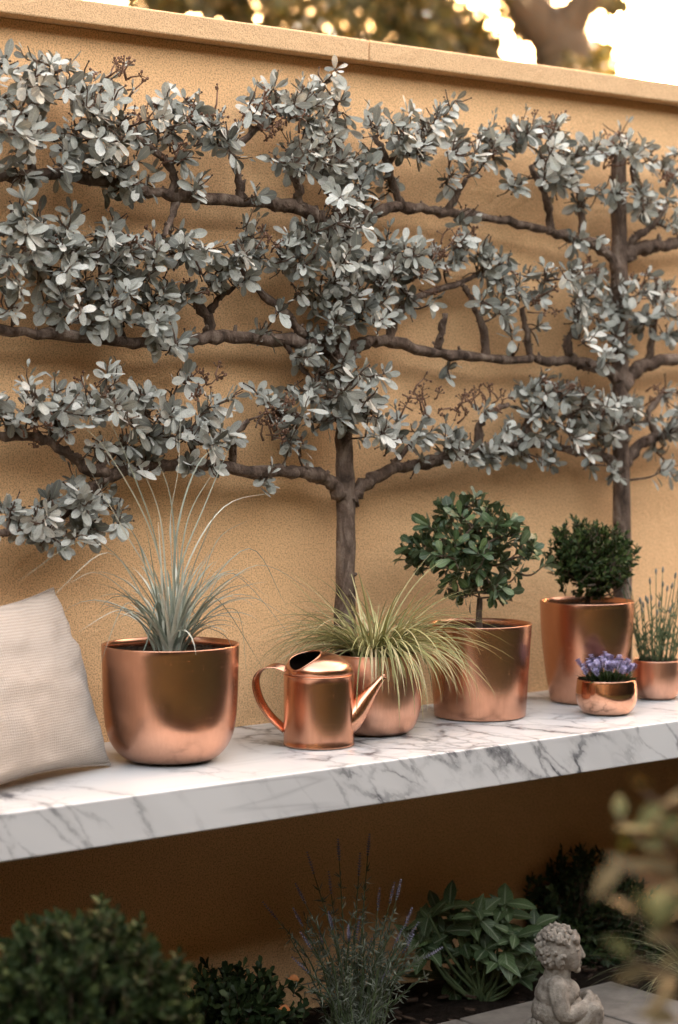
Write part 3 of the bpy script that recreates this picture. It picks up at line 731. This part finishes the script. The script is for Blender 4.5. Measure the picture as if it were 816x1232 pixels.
# purple flowers in the small polished bowl
rng = random.Random(9)
f5 = plant('flowering_plant', 'low mound of small purple flowers in the polished copper bowl', 'plant', S5)
lv = Leaves('lance'); fl = Leaves('oval'); st = MB()
for i in range(150):
    a = rng.uniform(0, 2 * PI); r = R5 * .95 * math.sqrt(rng.random()); b0 = S5 + np.array([r * math.cos(a) * .8, r * math.sin(a) * .8, 0])
    h = np.array([math.cos(a), math.sin(a), 0]) * r / R5
    lv.add(b0, unit(h * 1.0 + UP * rng.uniform(.5, 1.3) + rnd_dir(rng) * .3), unit(UP * .6 - h + rnd_dir(rng) * .3), rng.uniform(.02, .038), rng.uniform(.006, .009), rng.uniform(0, .4), .2)
for i in range(60):
    a = rng.uniform(0, 2 * PI); r = R5 * .98 * math.sqrt(rng.random()); h = np.array([math.cos(a), math.sin(a), 0]) * r
    b0 = S5 + h * .6; tip = S5 + h * 1.02 + UP * rng.uniform(.034, .058) * (1.12 - .35 * r / R5)
    st.tube([b0, (b0 + tip) / 2 + rnd_dir(rng) * .002, tip], .0011, 5)
    dr = unit(tip - b0)
    for j in range(5):
        c = tip + dr * (j * .0045 - .010); u, v = frame(dr)
        for k in range(7):
            aa = k * 2 * PI / 7 + j * .5; rad = u * math.cos(aa) + v * math.sin(aa)
            fl.add(c, rad + dr * .6 + rnd_dir(rng) * .25, dr - rad * .5, rng.uniform(.006, .009), .0048, .1, .25)
lv.build('foliage', BOXL, f5); fl.build('flowers', PURPLE, f5); st.build('stems', STEMG, f5)

# thin upright stems in the last bowl
rng = random.Random(10); BUD = m_simple('bud_grey', (.10, .11, .09), (.2, .19, .17), 200)
l6 = plant('potted_lavender', 'thin upright green lavender stems with tight buds at the far right', 'plant', S6)
st = MB(); lv = Leaves('lance'); s6 = pxm(S6)
for i in range(46):
    a = rng.uniform(0, 2 * PI); r = R6 * .8 * math.sqrt(rng.random()); h = np.array([math.cos(a), math.sin(a), 0])
    b0 = S6 + h * r; L = rng.uniform(.07, .225) if i > 8 else rng.uniform(.17, .23); tip = b0 + UP * L + h * L * rng.uniform(.05, .42)
    if tip[1] > -.015: tip[1] = -.015
    pa = spline([b0, b0 * .5 + tip * .5 + UP * .01, tip], 4); st.tube(pa, np.linspace(.0014, .0009, len(pa)), 5)
    for j in range(10):
        q = pa[rng.randrange(0, max(2, int(len(pa) * .75)))]; lv.add(q, unit(UP * 1.2 + rnd_dir(rng) * .9), rnd_dir(rng), rng.uniform(.018, .034), .0034, rng.uniform(-.1, .3), .1)
    if L > .12:
        dr = unit(pa[-1] - pa[-3])
        bd = MB(); bd.tube([tip - dr * .001, tip + dr * .004, tip + dr * .011, tip + dr * .016], [.0014, .0030, .0027, .0010], 7, rng, .2); bd.build('bud', BUD, l6)
st.build('stems', STEMG, l6); lv.build('foliage', m_leaf('lavender_green', [(0, (.05, .075, .035)), (1, (.13, .16, .08))], None, .6, .1), l6)

# ------------------------------------------------------------------ watering can
def watering_can():
    c0 = G(383.5, 903, ZB); s = pxm(c0); R = 42.5 / s; c = c0 + FW * R * .95; c = np.array([c[0], c[1], ZB]); s = pxm(c); R = 42.5 / s
    root = empty('watering_can', c, 'copper watering can with a half domed top, loop handle and straight spout', 'watering can')
    H = 86 / s
    pr = [(R - .004, .0008), (R + .0004, .002), (R + .0010, .004), (R, .0065)] + [(R, H * t) for t in (.12, .3, .5, .7, .9)] + [(R, H - .003), (R + .0010, H - .001), (R - .0005, H)]
    v, f = lathe(pr + [(R - .004, H - .001), (R - .0045, H * .3), (R - .0045, .006)], c, 80); link('body', mesh_np('body', v, f), COP_A, root)
    # hood: a dome cut open towards the handle (local -x = left in the picture)
    nx, nr = 144, 32; vv = []; ff = []
    hh = 27 / s
    def top(x, y):                      # height above the rim at unit disc coordinates
        rr = math.sqrt(max(0, 1 - min(1, x * x + y * y)))
        return hh * (rr ** .9) * (1.0 - .10 * x)
    cut = -.02
    for i in range(nr + 1):
        for k in range(nx + 1):
            th = -PI + 2 * PI * k / nx; r = i / nr
            vv.append((r * math.cos(th), r * math.sin(th)))
    pos = []
    for x, y in vv:
        z = top(x, y) if x * x + y * y < .999 else 0
        q = c + RT * x * (R - .0008) + (-FW) * y * (R - .0008) * -1 + UP * (H + z * 1.0 - .0005); pos.append(q)
    def opened(x, y):                   # the slanted mouth
        return ((x + .40) / .46) ** 2 + ((y + .24) / .58) ** 2 < 1
    for i in range(nr):
        for k in range(nx):
            a = i * (nx + 1) + k; q = (a, a + 1, a + nx + 2, a + nx + 1)
            if sum(opened(*vv[j]) for j in q) < 4: ff.append(q)
    # snap the ragged edge of the mouth onto its oval
    vs_ = [list(v) for v in vv]
    used = {}
    for q in ff:
        for j in q:
            if opened(*vv[j]):
                x, y = vv[j]; ex, ey = (x + .40) / .46, (y + .24) / .58; l = math.hypot(ex, ey) + 1e-6
                x2, y2 = -.40 + .46 * ex / l, -.24 + .58 * ey / l
                if x2 * x2 + y2 * y2 > .99: x2, y2 = x, y
                pos[j] = c + RT * x2 * (R - .0008) + FW * y2 * (R - .0008) + UP * (H + top(x2, y2) - .0005)
    me = mesh_np('hood', pos, [q[::-1] for q in ff]); o = hood = link('hood', me, COP_A, root); o = hood; me.materials.append(CAN_SHADE); so = o.modifiers.new('thick', 'SOLIDIFY'); so.thickness = .0016; so.offset = -1; so.material_offset = 1  # inner face of the hood is coloured as shade
    # black disc below the rim, painting the shade within the can
    v, f = lathe([(.001, H - .012), (R - .005, H - .012)], c, 40); link('inside', mesh_np('inside', v, f[:-2]), CAN_SHADE, root)
    # rolled rim round the mouth
    mb = MB(); pts = []
    for k in range(49):
        a = 2 * PI * k / 48; x = -.40 + .46 * math.cos(a); y = -.24 + .58 * math.sin(a)
        l = math.hypot(x, y)
        if l > .985: x, y = x / l * .985, y / l * .985
        pts.append(c + RT * x * (R - .0008) + FW * y * (R - .0008) + UP * (H + top(x, y)))
    mb.tube(pts, .0016, 8); mb.build('mouth_rim', COP_A, hood)
    # spout
    def at(px, py, fwd=0): return V(px, py, float(np.dot(c - CAM, FW)) + fwd)
    a, b, e = at(404, 872), at(424, 862), at(462, 813)
    mb = MB(); pts = spline([a, b, (b + e) / 2 + UP * .001, e], 5); m = len(pts)
    mb.tube(pts, [(.036 * (1 - (i / (m - 1))) ** 1.15 + .0058) for i in range(m)], 20); spo = mb.build('spout', COP_A, root)
    mb = MB(); d = unit(e - b); mb.tube([e - d * .002, e + d * .0022], [.0066, .0066], 16); mb.tube([e + d * .0015, e + d * .0030], [.0045, .0045], 12); mb.build('spout_tip', COP_A, spo)
    # strap handle: flat band, slightly hollow
    hp = spline([at(347, 806), at(330, 801), at(315, 806), at(308, 820), at(313, 842), at(326, 862), at(343, 878)], 8)
    v = []; f = []
    for i, p in enumerate(hp):
        t = unit(hp[min(i + 1, len(hp) - 1)] - hp[max(i - 1, 0)]); HD = unit(FW * .72 + RT * .62 + UP * .25); HD = unit(HD - t * np.dot(HD, t)); o = unit(np.cross(t, HD)); w = .0125
        for (x, y) in ((-w, .0), (-w * .6, .0022), (0, .003), (w * .6, .0022), (w, 0), (w * .6, -.001), (0, -.0004), (-w * .6, -.001)): v.append(p + HD * x + o * y)
    for i in range(len(hp) - 1):
        for k in range(8): f.append((i * 8 + k, i * 8 + (k + 1) % 8, (i + 1) * 8 + (k + 1) % 8, (i + 1) * 8 + k))
    f += [tuple(range(7, -1, -1)), tuple((len(hp) - 1) * 8 + k for k in range(8))]
    link('handle', mesh_np('handle', v, f), COP_A, root)
watering_can()

# ------------------------------------------------------------------ linen cushion
def cushion():
    B = G(132, 920, ZB + .005); A_ = G(0, 952, ZB + .005); u = unit(A_ - B)       # along the bottom edge, away from the corner
    T = P(64, 708, -.055); up = T - B; S = .47
    nrm = unit(np.cross(up, u));
    if nrm[1] > 0: nrm = -nrm
    n = 44; v = []; f = []; rng = random.Random(3)
    def shape(a, b, side):
        x, y = 2 * a - 1, 2 * b - 1
        th = .098 * (max(0, 1 - abs(x) ** 2.4) * max(0, 1 - abs(y) ** 2.4)) ** .52
        pull = .095
        a2 = .5 + .5 * x * (1 - pull * (1 - y * y)); b2 = .5 + .5 * y * (1 - pull * (1 - x * x))
        p = B + u * S * a2 + up * b2
        wr = mnoise.fractal(Vector((a * 5 + side, b * 5, 3.1)), 1.0, 2.0, 3) * .009 + mnoise.noise(Vector((a * 3 + b * 9, b * 4 - a * 6, 9))) * .003
        return p + nrm * side * (th + wr * (1 if th > .01 else 0) * min(1, th * 22)) - UP * (.010 * math.sin(PI * a) * b + (.045 if side > 0 else 0) * (th / .098) * math.exp(-((b - .10) / .16) ** 2))
    for side in (1, -1):
        for j in range(n + 1):
            for i in range(n + 1): v.append(shape(i / n, j / n, side))
    for s_ in (0, 1):
        o = s_ * (n + 1) ** 2
        for j in range(n):
            for i in range(n):
                a = o + j * (n + 1) + i; q = (a, a + 1, a + n + 2, a + n + 1); f.append(q if s_ else q[::-1])
    v = np.array(v)
    v[:, 1] = np.minimum(v[:, 1], -.004); v[:, 2] = np.maximum(v[:, 2], ZB + .003)
    root = empty('cushion', B, 'plain beige linen cushion leaning against the wall at the left end', 'cushion')
    me = mesh_np('cover', v, f); bm = bmesh.new(); bm.from_mesh(me); bmesh.ops.remove_doubles(bm, verts=bm.verts, dist=.0006); bm.to_mesh(me); bm.free()
    me.polygons.foreach_set('use_smooth', [True] * len(me.polygons)); cov = link('cover', me, LINEN, root)
    mb = MB(); pts = []
    for k in range(n * 4 + 1):
        t = (k / n) % 4; i = int(t); w = t - i
        a, b = ((w, 0), (1, w), (1 - w, 1), (0, 1 - w))[i]; q = shape(a, b, 1); q[1] = min(q[1], -.004); q[2] = max(q[2], ZB + .004); pts.append(q)
    mb.tube(pts, .0032, 6); mb.build('seam', LINEN, cov)
cushion()

# ------------------------------------------------------------------ the bed below
def slab(px_pts, z0=.0, z1=.05): pass
zp = .035
q0 = G(735, 1180, zp)                             # far right corner of the paving
joint_a = G(553, 1226, zp)[0]; joint_b = joint_a + (q0[0] - joint_a) * .56
def paving(x0, x1, y0, y1):
    o = link('paving_slab', box_mesh(x0, x1, y0, y1, -.04, zp, .005, 2), PAVE); tag(o, kind='structure')
for (x0, x1) in ((joint_a - .42, joint_a - .004), (joint_a + .004, joint_b - .004), (joint_b + .004, q0[0])):
    for j in range(3): paving(x0, x1, q0[1] - .62 * (j + 1) + .004, q0[1] - .62 * j)

rng = random.Random(31)
mu = MB()
for i in range(2600):
    x = rng.uniform(-2.2, 2.4); y = rng.uniform(-1.9, -.02); z = .012 + .018 * mnoise.fractal(Vector((x * 5, y * 5, 0)), 1.0, 2.0, 4)
    if y < q0[1] + .01 and joint_a - .45 < x < q0[0] + .02: continue
    a = rng.uniform(0, PI); l = rng.uniform(.006, .018); w = l * rng.uniform(.25, .6); h = rng.uniform(.002, .005)
    cx, sx = math.cos(a), math.sin(a); t = rng.uniform(-.4, .4)
    v = []
    for dz in (0, h):
        for (p, q) in ((-l, -w), (l, -w * .7), (l * .8, w), (-l * .9, w * .8)): v.append((x + p * cx - q * sx, y + p * sx + q * cx, z + dz + p * t))
    mu.add(v, [(3, 2, 1, 0), (4, 5, 6, 7), (0, 1, 5, 4), (1, 2, 6, 5), (2, 3, 7, 6), (3, 0, 4, 7)])
tag(mu.build('mulch', MULCH, None, False), kind='stuff')

# lavender
rng = random.Random(12)
LB = G(425, 1246, 0)
lav = plant('lavender_plant', 'wispy grey green lavender with pale violet spikes growing below the bench', 'plant', LB)
sL = pxm(LB); st = MB(); lv = Leaves('lance'); fl = Leaves('tiny')
tips = [(408, 1030, 1), (443, 1024, 1), (376, 1046, 1), (365, 1082, 1), (330, 1102, 1), (432, 1048, 1), (398, 1070, 1), (470, 1082, 1), (478, 1078, 1), (488, 1112, 1), (492, 1128, 1), (500, 1140, 0), (455, 1090, 1), (350, 1130, 0), (362, 1110, 1)]
tips += [(rng.gauss(428, 42), rng.uniform(1100, 1200), rng.random() < .3) for _ in range(64)]
dL = float(np.dot(LB - CAM, FW))
for tx, ty, fw in tips:
    e = V(tx, ty, dL + rng.uniform(-.08, .12)); b0 = LB + RT * (tx - 425) / sL * rng.uniform(.15, .45) + FW * rng.uniform(-.05, .08)
    b0[2] = 0; pa = spline([b0, b0 * .55 + e * .45 + UP * .02 - RT * (tx - 425) / sL * .08 + rnd_dir(rng) * .015, e], 8)
    st.tube(pa, np.linspace(.0022, .0011, len(pa)), 5); m = len(pa)
    L = np.linalg.norm(e - b0)
    for j in range(int(L * 190)):
        t = rng.random() ** .9 * (.86 if fw else 1); q = pa[min(m - 1, int(t * m))] + rnd_dir(rng) * .001; dr = unit(pa[min(m - 1, int(t * m) + 1)] - pa[max(0, int(t * m) - 1)])
        lv.add(q, unit(dr * .7 + rnd_dir(rng) * .9), rnd_dir(rng), rng.uniform(.018, .042) * (1.15 - .6 * t), .0032, rng.uniform(-.1, .3), .1)
    if fw:
        dr = unit(pa[-1] - pa[-3]); u, v = frame(dr)
        for j in range(9):
            c = e + dr * (j * .0062 - .012); w = 1 - abs(j - 3) * .1
            for k in range(6):
                a = k * PI / 3 + j * .5; rad = u * math.cos(a) + v * math.sin(a); fl.add(c, rad * .7 + dr, dr - rad, .009 * w, .0042, .1, .2)
st.build('stems', STEMG, lav); lv.build('foliage', LAVL, lav); fl.build('flowers', m_leaf('lavender_floret', [(0, (.20, .19, .27)), (1, (.40, .38, .50))], None, .8, .1), lav)

# broad-leaved plant
rng = random.Random(13)
HB = G(578, 1205, 0)
hos = plant('broad_leaf_plant', 'bushy plant with broad veined green leaves beside the stone cherub', 'plant', HB)
dH = float(np.dot(HB - CAM, FW)); st = MB(); lv = Leaves('ellip')
heads = [(540, 1085), (515, 1100), (575, 1095), (605, 1100), (555, 1120), (590, 1130), (620, 1125), (530, 1140), (560, 1150), (600, 1155), (630, 1150), (545, 1172), (580, 1175), (615, 1175), (520, 1125), (525, 1090), (610, 1085), (640, 1130), (550, 1098), (592, 1108), (565, 1136), (608, 1140), (535, 1118), (582, 1160), (628, 1168), (520, 1150), (505, 1118), (510, 1135), (645, 1112), (648, 1145), (638, 1160), (570, 1112), (585, 1140), (548, 1108), (600, 1120), (560, 1168), (525, 1165)]
for hx, hy in heads:
    c = V(hx, hy, dH + rng.uniform(-.06, .10)); b0 = HB + rnd_dir(rng) * .02; b0[2] = 0
    pa = spline([b0, b0 * .4 + c * .6 - UP * .02, c], 5); st.tube(pa, np.linspace(.004, .0022, len(pa)), 6)
    ax = unit(UP * .9 + (c - HB) * np.array([1.6, 1.6, 0]) - FW * .45 + rnd_dir(rng) * .2); u, v = frame(ax); a0 = rng.uniform(0, 6)
    for i in range(rng.choice((5, 6, 7))):
        a = a0 + i * 2.4 + rng.uniform(-.4, .4); rad = u * math.cos(a) + v * math.sin(a); d = rad + ax * rng.uniform(-.1, 1.0) + rnd_dir(rng) * .25; L = rng.uniform(.055, .115) * (.6 + .07 * i)
        lv.add(c - ax * rng.uniform(0, .03), d, ax - rad * .2 + rnd_dir(rng) * .3, L, L * rng.uniform(.40, .50), rng.uniform(.05, .45), rng.uniform(.04, .16))
st.build('stems', STEMG, hos); lv.build('foliage', HOSTA, hos)

def ground_bush(name, label, px, py, rx, ry, depth, n, L, k, leaf, size, seed, cap=None, up=.5, fill=.3, shape='tiny', ryd=None):
    C = V(px, py, depth); s = F / depth; base = np.array([C[0], C[1], 0.0]); rg = random.Random(seed)
    root = plant(name, label, 'shrub', base)
    tips = bushy(root, C, rx / s, (ryd or rx * .8) / s, ry / s, n, L, k, leaf, size, rg, fill, up, cap, None, shape)
    mb = MB()
    for i in range(0, len(tips), 9):
        t = tips[i]; b = base + rnd_dir(rg) * np.array([.04, .04, 0]); b[2] = -.01; mb.tube(spline([b, b * .5 + t * .5 + np.array([(t[0] - b[0]) * .12, (t[1] - b[1]) * .12, 0]), t], 4), np.linspace(.006, .0015, 9), 5)
    mb.build('stems', TWIG, root); return root
ground_bush('dark_shrub', 'near black small leaved shrub in the shade under the bench behind the cherub', 704, 1118, 98, 108, 5.50, 800, .075, 12, DARKL, .021, 41, -.03)
ground_bush('low_shrub', 'low creeping shrub with rounded leaves left of the lavender', 290, 1208, 82, 50, 4.72, 230, .05, 8, DARKL, .026, 42, None, .7, .3, 'obov')
ground_bush('round_shrub', 'blurred clipped green shrub in the near left corner', 95, 1245, 145, 148, 3.35, 2000, .045, 10, SHRUBL, .020, 43, None, .5, .55)
rng = random.Random(44)
for i, (x, y) in enumerate(((352, 1176), (341, 1212))):
    lf = Leaves('oval'); lf.add(V(x - 6, y + 2, 4.66), RT + UP * .1, UP - FW * .7, .028, .018, .3, .3)
    tag(lf.build('fallen_leaf', ORANGE), ('orange fallen leaf caught in the low shrub, the upper and larger one', 'orange fallen leaf caught lower down in the low shrub')[i], 'leaf', 'fallen leaves')

# fine grass at the right
rng = random.Random(45)
GB = G(850, 1205, 0); gr = plant('tuft_grass', 'tuft of fine pale grass arching over the soil at the lower right', 'plant', GB); bl = Blades()
for i in range(130):
    a = rng.uniform(0, 2 * PI); h = np.array([math.cos(a), math.sin(a), 0]); L = rng.uniform(.2, .36); up0 = rng.uniform(.7, 1.4); e1 = rng.uniform(-1.2, .2); p = GB + h * .02 * rng.random(); pts = [p.copy()]
    for k in range(10):
        e = up0 + (e1 - up0) * (k / 9); p = p + (h * math.cos(e) + UP * math.sin(e)) * L / 10; p[2] = max(p[2], .004); pts.append(p.copy())
    bl.add(pts, rng.uniform(.0015, .0028))
bl.build('blades', m_leaf('pale_blade', [(0, (.12, .13, .06)), (1, (.30, .28, .16))], None, .6, .15), gr)

# out-of-focus branch close to the camera
rng = random.Random(46)
DN = 2.25; NB = V(960, 1200, DN); NB[2] = 0
nb = plant('leafy_shrub', 'tall loose shrub with pale tan tipped leaves, blurred close at the right edge', 'shrub', NB)
st = MB(); lg = Leaves('lance')
tan_l = Leaves('lance')
for (ax_, ay_, ex, ey) in ((900, 1150, 745, 985), (900, 1180, 790, 1000), (910, 1200, 765, 1100), (910, 1240, 760, 1150), (920, 1260, 800, 1225), (930, 1100, 830, 1010), (930, 1120, 800, 1075), (940, 1080, 772, 952), (930, 1160, 745, 1040), (930, 1280, 800, 1180), (950, 1150, 830, 960)):
    b0 = NB + rnd_dir(rng) * .02; b0[2] = 0; m_ = V(ax_, ay_, DN + rng.uniform(-.1, .1)); e = V(ex, ey, DN + rng.uniform(-.15, .15))
    pa = spline([b0, V(950, 1350, DN), m_, e], 8); st.tube(pa, np.linspace(.006, .0016, len(pa)), 6)
    for j in range(11):
        i = len(pa) - 1 - j; q = pa[i]; dr = unit(pa[i] - pa[i - 1]); L = rng.uniform(.038, .060)
        tgt = tan_l if (j < 4 and rng.random() < .3) else lg
        tgt.add(q, unit(dr * .9 + rnd_dir(rng) * .75 - UP * .15), UP * .9 - FW * .5 + rnd_dir(rng) * .4, L, L * .42, rng.uniform(0, .4), .15)
st.build('stems', TWIG, nb); lg.build('foliage', m_leaf('olive_leaf', [(0, (.03, .036, .010)), (1, (.08, .08, .025))], None, .75, .08, .15), nb); tan_l.build('young_leaves', m_leaf('tan_leaf', [(0, (.06, .045, .018)), (1, (.16, .12, .06))], None, .75, .08, .15), nb)

# ------------------------------------------------------------------ stone cherub
def cherub():
    dz = float(np.dot(G(680, 1243, zp) - CAM, FW)); s = F / dz
    base = G(680, 1243, zp)
    base = np.array([base[0], base[1], zp])
    def q(px, py, y=0.0): return base + RT * (px - 680) / s + UP * (1243 - py) / s + FW * y / s     # y in px, + away
    def raw(mb, name, vox, smooth):
        me = mesh_np(name, mb.v, mb.f); o = bpy.data.objects.new(name, me); COL.objects.link(o)
        m = o.modifiers.new('r', 'REMESH'); m.mode = 'VOXEL'; m.voxel_size = vox; m.use_smooth_shade = True
        k = o.modifiers.new('s', 'SMOOTH'); k.iterations = smooth; k.factor = .5
        dg = bpy.context.evaluated_depsgraph_get(); dg.update(); me2 = bpy.data.meshes.new_from_object(o.evaluated_get(dg)); bpy.data.objects.remove(o)
        me2.polygons.foreach_set('use_smooth', [True] * len(me2.polygons)); return me2
    rg = random.Random(2)
    root = empty('cherub_statue', base, 'weathered stone cherub statue sitting in profile on the paving', 'statue')
    mb = MB()
    def ell(px, py, y, rx, ry, rz): mb.ball((0, 0, 0), 1, 18, 12); n = 18 * 11 + 2; c = q(px, py, y); vv = mb.v[-n:]; mb.v[-n:] = [tuple(c + RT * a[0] * rx / s + FW * a[1] * ry / s + UP * a[2] * rz / s) for a in vv]
    def cap(*a):                        # tapered limb through (px, py, y, r)
        pts = spline([q(p[0], p[1], p[2]) for p in a], 5); rad = np.interp(np.linspace(0, len(a) - 1, len(pts)), range(len(a)), [p[3] / s for p in a]); mb.tube(pts, list(rad), 14)
        mb.ball(pts[0], rad[0], 12, 8); mb.ball(pts[-1], rad[-1], 12, 8)
    # head, face
    ell(673, 1143, 0, 24.5, 23, 27); ell(683, 1150, 0, 17, 17, 19); ell(688, 1158, -6, 9, 8, 9); ell(688, 1158, 6, 9, 8, 9)
    ell(690, 1130, 0, 8.5, 15, 10)
    cap((696, 1138, 0, 3), (700, 1146, 0, 3.2), (701.5, 1150, 0, 3.4)); ell(697, 1157.5, 0, 3.6, 5, 2.0); ell(696.5, 1161, 0, 3.4, 5, 2.2); ell(694, 1166, 0, 5, 7, 4.5)
    for sy in (-1, 1):
        ell(693, 1140, 8 * sy, 4, 6, 2.2); ell(692.5, 1145.5, 8 * sy, 3.4, 4.5, 2.6); ell(671, 1152, 22 * sy, 5, 3.5, 8)
    # neck, torso, legs, arms
    cap((673, 1160, 0, 15), (670, 1176, 0, 17)); ell(669, 1186, 0, 22, 28, 16); ell(669, 1196, 0, 26, 29, 21); ell(666, 1215, 0, 27, 29, 25); ell(686, 1214, 0, 18, 22, 19); ell(683, 1192, 0, 15, 21, 14)
    for sy in (-1, 1):
        cap((668, 1181, 23 * sy, 12.5), (671, 1199, 30 * sy, 11.5), (677, 1213, 31 * sy, 10.5), (692, 1211, 26 * sy, 9.5), (704, 1205, 16 * sy, 8), (709, 1198, 8 * sy, 5.5))
        cap((672, 1231, 16 * sy, 17), (694, 1224, 18 * sy, 15), (711, 1209, 15 * sy, 12), (714, 1220, 14 * sy, 11), (710, 1234, 13 * sy, 9.5)); ell(716, 1238, 11 * sy, 10, 7, 5)
    # five short fingers a hand, closed over the knee
        for k in range(5): cap((704, 1203, (3 + k * 2.6) * sy, 2.0), (709, 1199 - k * .5, (3 + k * 2.8) * sy, 1.9), (713, 1201, (3 + k * 2.7) * sy, 1.6))
    link('figure', raw(mb, 'figure', .0013, 2), STONE, root)
    # curls
    mb = MB()
    for i in range(260):
        d = rnd_dir(rg)
        if d[0] > .46 and d[2] < .72: continue
        if d[2] < -.75: continue
        if d[0] > .15 and d[2] < -.15: continue
        p = (672 + d[0] * 24.5, 1141 - d[2] * 26.5, d[1] * 23.5); r = rg.uniform(2.8, 4.6); c = q(*p)
        mb.ball(c, r / s, 10, 7)
        for k in range(3): mb.ball(c + rnd_dir(rg) * r * .55 / s + (RT * d[0] + FW * d[1] + UP * d[2]) * r * .35 / s, r * .5 / s, 8, 5)
    for k in range(9):
        a = -1.0 + k * .25; mb.ball(q(690 + 2 * math.cos(a * 1.6), 1121 + abs(a) * 6, a * 15), 2.9 / s, 10, 7)
    link('hair', raw(mb, 'hair', .0011, 2), STONE, root)
    # rough mossy seat
    mb = MB(); ell(664, 1238, 0, 30, 34, 16)
    for i in range(150):
        d = rnd_dir(rg)
        if d[2] < -.3: continue
        mb.ball(q(664 + d[0] * 29, 1237 - d[2] * 15, d[1] * 33), rg.uniform(3, 5.5) / s, 8, 6)
    me = raw(mb, 'seat', .002, 2)
    for v in me.vertices: v.co.z = max(v.co.z, zp + .001)
    link('seat', me, STONE, root)
cherub()

# ------------------------------------------------------------------ trees beyond the wall
def bg_tree(label, base, limbs, clumps, leaf, seed, per=70, size=.10, spread=.5):
    rg = random.Random(seed); root = empty('tree', base, label, 'tree', 'trees beyond the wall')
    for i, (pts, r0, r1) in enumerate(limbs):
        mb = MB(); pa = spline(pts, 6); mb.tube(pa, np.linspace(r0, r1, len(pa)), 12, rg, .05); mb.build('trunk' if i == 0 else 'limb', BGBARK, root)
    lv = Leaves('tiny')
    for c, r in clumps:
        for _ in range(per):
            q = c + rnd_dir(rg) * r * rg.random() ** .5 * np.array([1, 1, .75]); L = size * rg.uniform(.6, 1.3)
            lv.add(q, rnd_dir(rg) - UP * .3, rnd_dir(rg) + UP * .6, L, L * .55, rg.uniform(0, .3), .1)
    lv.build('crown', leaf, root)
BGBARK = m_bark('far_bark', (.03, .018, .010), (.085, .052, .030), None, 8)
BGLEAF = m_leaf('far_leaf', [(0, (.035, .030, .008)), (.6, (.075, .058, .014)), (1, (.15, .095, .024))], None, .5, .28)
rng = random.Random(61)
D1 = 20.0
tb = V(770, 480, D1); tb[2] = 0
limbs = [([tb, V(735, 250, D1), V(693, 100, D1), V(672, 52, D1)], .42, .28), ([V(676, 60, D1), V(645, 20, D1), V(620, -10, D1), V(570, -90, D1), V(500, -200, D1)], .24, .10), ([V(674, 60, D1), V(692, 20, D1), V(706, -10, D1), V(735, -120, D1), V(780, -250, D1)], .19, .08),
    ([V(690, 120, D1 + .1), V(625, 98, D1), V(560, 46, D1), V(515, 12, D1), V(470, -12, D1), V(380, -70, D1)], .13, .06)]
cl = []
for _ in range(105): cl.append((V(rng.uniform(430, 735), rng.uniform(-320, 95), D1 + rng.uniform(.5, 4.5)), rng.uniform(.22, .5)))
for _ in range(55): cl.append((V(rng.choice((rng.uniform(420, 520), rng.uniform(500, 612))), rng.uniform(-160, 95), D1 + rng.uniform(-1.5, 3.0)), rng.uniform(.18, .42)))
for _ in range(16): cl.append((V(rng.uniform(685, 742), rng.uniform(-160, 110), D1 + rng.uniform(-1.5, 3.0)), rng.uniform(.15, .35)))
for _ in range(60): cl.append((V(rng.uniform(250, 900), rng.uniform(-650, -130), D1 + rng.uniform(-1.5, 2)), rng.uniform(.5, .9)))
bg_tree('tree with thick forking limbs standing beyond the wall', tb, limbs, cl, BGLEAF, 62, 60, .15)
D2 = 22.0; tb2 = V(290, 480, D2); tb2[2] = 0
cl = []
for _ in range(118): cl.append((V(rng.uniform(165, 480), rng.uniform(-250, 95), D2 + rng.uniform(-1.8, 2.8)), rng.uniform(.3, .62)))
for _ in range(60): cl.append((V(rng.uniform(60, 560), rng.uniform(-600, -150), D2 + rng.uniform(-1.5, 2)), rng.uniform(.5, .9)))
bg_tree('tree with a dense olive green crown showing above the left half of the coping', tb2, [([tb2, V(300, 260, D2), V(285, 20, D2), V(300, -300, D2)], .34, .1)], cl, BGLEAF, 63, 75, .15)

# unseen clipped hedges added to block low sky light and darken the copper's reflections
def added_hedge(ax, ay, bx, by, h, label):
    """added clipped hedging 1.1 m thick whose garden face runs from a to b (garden on the left of a->b)"""
    a = np.array([ax, ay, 0.0]); b = np.array([bx, by, 0.0]); L = np.linalg.norm(b - a); t = (b - a) / L; out = np.array([t[1], -t[0], 0.0])
    nx, nz, nt = int(L / .16), int(h / .16), 6
    v = []; f = []
    for j in range(nz + nt + nz + 1):
        if j <= nz: o, z = 0.0, h * j / nz
        elif j <= nz + nt: o, z = 1.1 * (j - nz) / nt, h
        else: o, z = 1.1, h * (1 - (j - nz - nt) / nz)
        for i in range(nx + 1):
            p = a + t * L * i / nx + out * o; p[2] = z
            k = mnoise.fractal(Vector(tuple(p * 1.7)), 1.0, 2.0, 5) * .16
            p = p + (-out if j < nz else (UP if j <= nz + nt else out)) * k; v.append(p)
    for j in range(2 * nz + nt):
        for i in range(nx): q = j * (nx + 1) + i; f.append((q, q + 1, q + nx + 2, q + nx + 1))
    tag(link('added_hedge', mesh_np('added_hedge', v, f), ADDED_HEDGE), label, 'added_hedge', 'added hedges out of view round the garden')
ADDED_HEDGE = m_simple('added_hedge_dark', (.007, .006, .004), (.026, .022, .012), 14, .9, 1, .05)  # kept dark so the added hedges bounce little light
HH = 5.2  # height chosen for how much sky the added hedges cut off
added_hedge(8.2, -8.0, -9.2, -8.0, HH, 'tall clipped hedging added out of view across the garden to block low sky light')
added_hedge(8.0, -.3, 8.0, -7.8, HH, 'tall clipped hedging added out of view at the right end to block low side light')
added_hedge(-9.0, -7.8, -9.0, -.3, HH, 'tall clipped hedging added out of view at the left end to block low side light')
